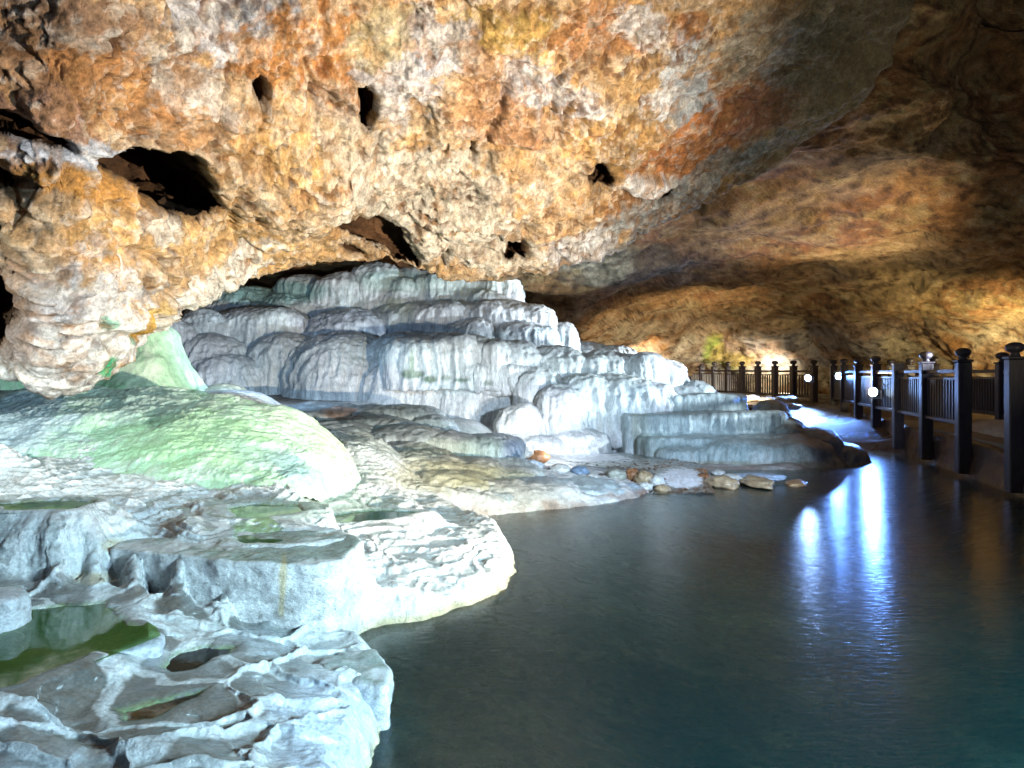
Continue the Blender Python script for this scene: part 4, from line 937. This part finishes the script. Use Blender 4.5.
def make_fence(name, pts, label, z0=.64, skip=(), pale=(), nofin=(), boards=False, drop=()):
    """pts: post positions (x,y,z of the base)"""
    root = empty(name, (*pts[0][:2], pts[0][2])); o0 = np.array(pts[0])
    tag(root, label, 'fence')
    for k, p in enumerate(pts):
        p = np.array(p); q = pts[k + 1] if k + 1 < len(pts) else pts[k - 1]
        rz = math.atan2(q[1] - p[1], q[0] - p[0])
        o = link('post', POSTG if k in pale else POSTM, root); o.location = tuple(p - o0); o.rotation_euler = (0, 0, rz)
        if k not in nofin: f = link('finial', FINM, o)
    for k in range(len(pts) - 1):
        if k in skip: continue
        a, b = np.array(pts[k]), np.array(pts[k + 1]); d = b - a; L = math.hypot(d[0], d[1]); rz = math.atan2(d[1], d[0]); sl = d[2] / L
        c = (a + b) / 2; w = L - PW - .004
        pn = empty('panel'); pn.parent = root; pn.location = tuple(c - o0); pn.rotation_euler = (0, 0, rz)
        bm = bmesh.new()
        box_mesh(bm, (0, 0, .93), (w, .07, .06), 0, .008); bobj('rail', bm, M_WOOD, pn)
        bm = bmesh.new(); box_mesh(bm, (0, 0, .20), (w, .09, .06), 0, .008); bobj('rail', bm, M_WOOD, pn)
        bm = bmesh.new(); box_mesh(bm, (0, 0, .82), (w, .03, .03), 0); 
        n = max(4, int(round(w / .125)))
        for i in range(n):
            x = -w / 2 + w * (i + .5) / n
            box_mesh(bm, (x, 0, .515), (.05, .028, .575), 0)
        bobj('balusters', bm, M_WOOD, pn)
        for ch in pn.children: 
            pass
    return root
ys = [8.2, 9.8, 11.4, 13.0, 14.6, 16.2, 17.8, 19.2]
zn = [.55, .55, .56, .57, .58, .59, .61, .62]
front = [(*nearpt(y), z) for y, z in zip(ys, zn)]
make_fence('walkway_fence', front, 'dark wooden railing along the pool side of the walkway with round post caps', skip=(0,), pale=(3,), nofin=(3,))
backp = [(*nearpt(y, 1.35), z) for y, z in zip([7.0, 8.7, 10.4, 12.1, 13.8, 15.5, 17.2, 18.9, 20.6], [.53, .54, .55, .56, .58, .59, .60, .61, .62])]
make_fence('walkway_fence', backp, 'dark wooden railing along the rock wall side of the walkway')
fa = np.array([*nearpt(19.2), .62]); fb = np.array([(690 - CX) / F * 27.5, 27.5, .72])
farp = [tuple(fa + (fb - fa) * t_ + np.array([0, 0, 0])) for t_ in np.linspace(.10, 1.0, 9)]
far2 = []
for k, p in enumerate(farp): far2.append(p)
make_fence('far_fence', far2, 'far dark railing crossing behind the cascade foot below the lit back wall')
fb2 = fb + np.array([-1.2, 0.6, 0]); 
# walkway deck
def poly_prism(name, ring, z0, z1, mat, kind=None, label=None, cat=None, rough=.0, sub=0):
    bm = bmesh.new(); n = len(ring)
    lo = [bm.verts.new((x, y, z0)) for x, y in ring]; hi = [bm.verts.new((x, y, z1)) for x, y in ring]
    bm.faces.new(lo[::-1]); bm.faces.new(hi)
    for k in range(n): bm.faces.new((lo[k], lo[(k + 1) % n], hi[(k + 1) % n], hi[k]))
    bmesh.ops.recalc_face_normals(bm, faces=bm.faces)
    o = bobj(name, bm, mat); 
    return tag(o, label, cat, None, kind)
a0, a1 = nearpt(5, .25), nearpt(19.6, .25); b0, b1 = nearpt(5, 1.25), nearpt(20.6, 1.25)
poly_prism('walkway', [tuple(a0), tuple(a1), tuple(b1), tuple(b0)], .30, .52, M_PATH, 'structure')
fn = np.array([-(fb - fa)[1], (fb - fa)[0]]); fn /= np.linalg.norm(fn); fn = fn if fn[1] > 0 else -fn
poly_prism('walkway', [tuple(a1), tuple(fb[:2] - fn * .15), tuple(fb[:2] + fn * 1.4), tuple(b1 + np.array([.3, .4]))], .3, .66, M_PATH, 'structure')
# retaining wall: rough stained masonry strip with uneven face
def retaining():
    n, mrows = 420, 46
    s = np.linspace(4.6, 19.4, n); V_ = []
    for j in range(mrows):
        u = j / (mrows - 1)
        for y in s:
            if u < .62: zz = -.35 + (u / .62) * .80; off = .12 - .12 * (1 - u / .62)
            else: zz = .45; off = .12 + (u - .62) / .38 * .30
            p = nearpt(y, off); V_.append((p[0], p[1], zz + .012 * (y - 8)))
    V_ = np.array(V_); N = grid_normals(V_, mrows, n)
    if N[:, 0].mean() > 0: N = -N
    h = .05 * fbm(V_, (1.5, 1.5, 3), 4, off=3) + .015 * fbm(V_, 6, 3, off=8)
    V_ = V_ + N * h[:, None]
    me = mesh_np('retaining_wall', V_, grid_quads(mrows, n)); n1 = fbm(V_, 2, 4, off=6)
    C = np.tile(np.array([.13, .08, .06]), (len(V_), 1)); C = mix(C, sstep(0, .4, n1), (.2, .14, .10)); C = mix(C, sstep(.12, .0, V_[:, 2]) * .7, (.28, .17, .06)); C = mix(C, sstep(.1, .4, -n1) * .6, (.07, .05, .05))
    set_attr(me, 'col', C); set_attr(me, 'wet', np.full(len(V_), .5)); me.materials.append(M_STONE)
    tag(link('retaining_wall', me), 'low reddish brown retaining wall under the walkway fence at the pool edge', 'wall')
retaining()
# water beyond the walkway, seen through the open bay
sheet('channel_water', [(*nearpt(6, 1.6), .40), (*nearpt(13, 1.6), .40), (*nearpt(13, 4), .40), (*nearpt(6, 4), .40)], M_PUD)

# ------------------------------------------------------------------ lamps
def aim(o, tgt):
    o.rotation_euler = (Vector(tgt) - o.location).to_track_quat('-Z', 'Y').to_euler()
def spot(name, loc, tgt, power, col, size=60, blend=.6, rad=.1):
    l = bpy.data.lights.new(name, 'SPOT'); l.energy = power; l.color = col; l.spot_size = math.radians(size); l.spot_blend = blend; l.shadow_soft_size = rad
    o = bpy.data.objects.new(name, l); COL.objects.link(o); o.location = loc; aim(o, tgt); return o
def floodlight(px, py, Y, tgt, power, label, size=130, col=(.62, .78, 1)):
    p = at(px, py, Y); root = empty('floodlight', tuple(p)); tag(root, label, 'lamp', 'floodlights on the walkway railing')
    d = Vector(tgt) - Vector(p); d.normalize(); q = d.to_track_quat('Y', 'Z').to_matrix().to_4x4()
    def fin(bm): bmesh.ops.transform(bm, matrix=q, verts=bm.verts)
    bm = bmesh.new(); box_mesh(bm, (0, -.06, 0), (.22, .10, .16), 0, .02)
    for k in range(5): box_mesh(bm, (-.08 + .04 * k, -.125, 0), (.012, .03, .13))
    fin(bm); bobj('housing', bm, M_METAL, root)
    bm = bmesh.new(); bmesh.ops.create_circle(bm, cap_ends=True, segments=20, radius=.09); bmesh.ops.rotate(bm, matrix=Matrix.Rotation(-math.pi / 2, 3, 'X'), verts=bm.verts); bmesh.ops.translate(bm, vec=(0, .004, 0), verts=bm.verts); fin(bm); bobj('lens', bm, M_LENS, root)
    bm = bmesh.new(); box_mesh(bm, (-.125, -.06, -.04), (.012, .04, .16)); box_mesh(bm, (.125, -.06, -.04), (.012, .04, .16)); box_mesh(bm, (0, -.06, -.125), (.262, .04, .012)); fin(bm); bobj('bracket', bm, M_METAL, root)
    l = bpy.data.lights.new('bulb', 'SPOT'); l.energy = power; l.color = col; l.spot_size = math.radians(size); l.spot_blend = .5; l.shadow_soft_size = .08
    o = bpy.data.objects.new('bulb', l); COL.objects.link(o); o.parent = root; o.location = tuple(d * .06); o.rotation_euler = d.to_track_quat('-Z', 'Y').to_euler()
    return root
LB = (.13, .33, 1)
floodlight(873, 392, 14.1, (-3.0, 7.0, 1.3), 330, 'nearest lit floodlight, hung low on the pool side of the walkway railing', 92, LB)
floodlight(839, 376, 18.0, (-1, 8, 1.1), 260, 'small lit floodlight on the railing between the two others', 90, LB)
floodlight(808, 378, 19.0, (4.2, 15.6, .2), 420, 'farthest lit floodlight at the corner where the railings meet', 105, (.25, .46, 1))
# unseen spots without fixtures, in and out of frame, many added to brighten areas
COOL = (.78, .90, 1.0); BLUE = (.50, .72, 1.0)
spot('ceiling_lamp', (3.4, 2.6, .4), (-1.5, 6.8, 3.2), 6000, (1, .87, .69), 79, 1, .03)
spot('terrace_lamp', (4.6, -.6, 2.4), (-2.6, 4.8, .6), 2300, (.54, .79, 1.0), 46, .8, .04)
spot('front_fill', (4.0, -1.2, 1.9), (-1.6, 2.6, .2), 1600, (.50, .77, 1.0), 36, .9, .04)  # added fill for the near shelf, no fixture
spot('mound_fill', (-3.8, 2.6, 1.9), (-3.6, 6.8, .9), 480, (.9, 1, .96), 80, .9, .05)  # added spot without fixture, brightens the mound
spot('mound_fill', (-.6, 5.0, 2.0), (-3.6, 7.2, 1.1), 70, (.9, 1, .96), 80, .9, .05)  # second added spot, lifts the mound's dark top
spot('fan_fill', (-2.2, 6.4, 1.9), (-4.7, 9.2, 1.5), 30, (.9, 1, .95), 80, .9, .05)  # added unseen spot, brightens the green fan
spot('pool_fill', (4.5, 0.3, 2.5), (1.6, 3.2, 0), 3200, (.6, .95, 1.0), 70, 1, .2)  # added fill so the pool bed shows
spot('shore_fill', (3.6, 3.0, 2.3), (1.9, 9.6, .1), 3000, (.58, .77, 1.0), 46, .8, .05)  # added fill over the shore stones and stream
spot('cascade_fill', (7.8, 10.6, 1.7), (-1.4, 13.0, 2.4), 4200, COOL, 50, .9, .05)  # added spot without fixture, helps the railing floodlights light the cascade
spot('crown_fill', (6.0, 13.2, 1.2), (-1.2, 15.2, 3.4), 3800, COOL, 40, .9, .05)  # added unseen spot, brightens the top of the cascade
spot('draped_lamp', (1.0, 9.0, .5), (-.6, 13, 1.2), 380, (.92, .96, 1), 84, .9, .05)
spot('alcove_lamp', (-3.0, 8.6, 2.0), (-4.2, 13.5, 2.0), 420, BLUE, 110, .8, .1)
spot('wall_spot', (9.6, 24.0, .95), (6.0, 30, 2.6), 700, (1, .88, .66), 140, .9, .15)
spot('wall_spot', (4.2, 22.5, 1.2), (4.6, 29, 2.2), 900, (1, .88, .70), 110, .9, .15)
spot('wall_spot', (6.4, 17.4, 1.0), (2.6, 26, 3.4), 1500, (1, .82, .55), 110, 1, .15)  # added unseen spot, lightens the shadow band on the back wall
spot('wall_spot', (10.5, 13.5, .8), (12.5, 17.5, 2.5), 1500, (1, .80, .42), 150, .9, .15)
spot('vault_fill', (7.6, 15.5, .9), (5.6, 12.0, 6), 1050, (1, .76, .48), 100, 1, .15)  # added unseen spot, lifts the dark vault
spot('vault_fill', (5.2, 4.5, .9), (5.3, 8.5, 5.5), 260, (1, .84, .56), 100, 1, .15)  # added fill for the upper right of the vault

spot('vault_fill', (7.2, 9.6, 2.0), (4.5, 15.5, 5.0), 850, (1, .74, .44), 84, 1, .15)  # another added spot, spreads warm light over the vault
w = bpy.data.worlds.new('World'); scn.world = w; w.use_nodes = True
bg = w.node_tree.nodes['Background']; bg.inputs[0].default_value = (.35, .5, .8, 1); bg.inputs[1].default_value = .12
vs = scn.view_settings; vs.view_transform = 'Standard'; vs.look = 'None'; vs.exposure = 0; vs.gamma = 1
scn.cycles.use_denoising = True
scn.cycles.max_bounces = 6; scn.cycles.diffuse_bounces = 3; scn.cycles.glossy_bounces = 3; scn.cycles.transparent_max_bounces = 8
scn.cycles.sample_clamp_indirect = 4; scn.cycles.caustics_reflective = False; scn.cycles.caustics_refractive = False
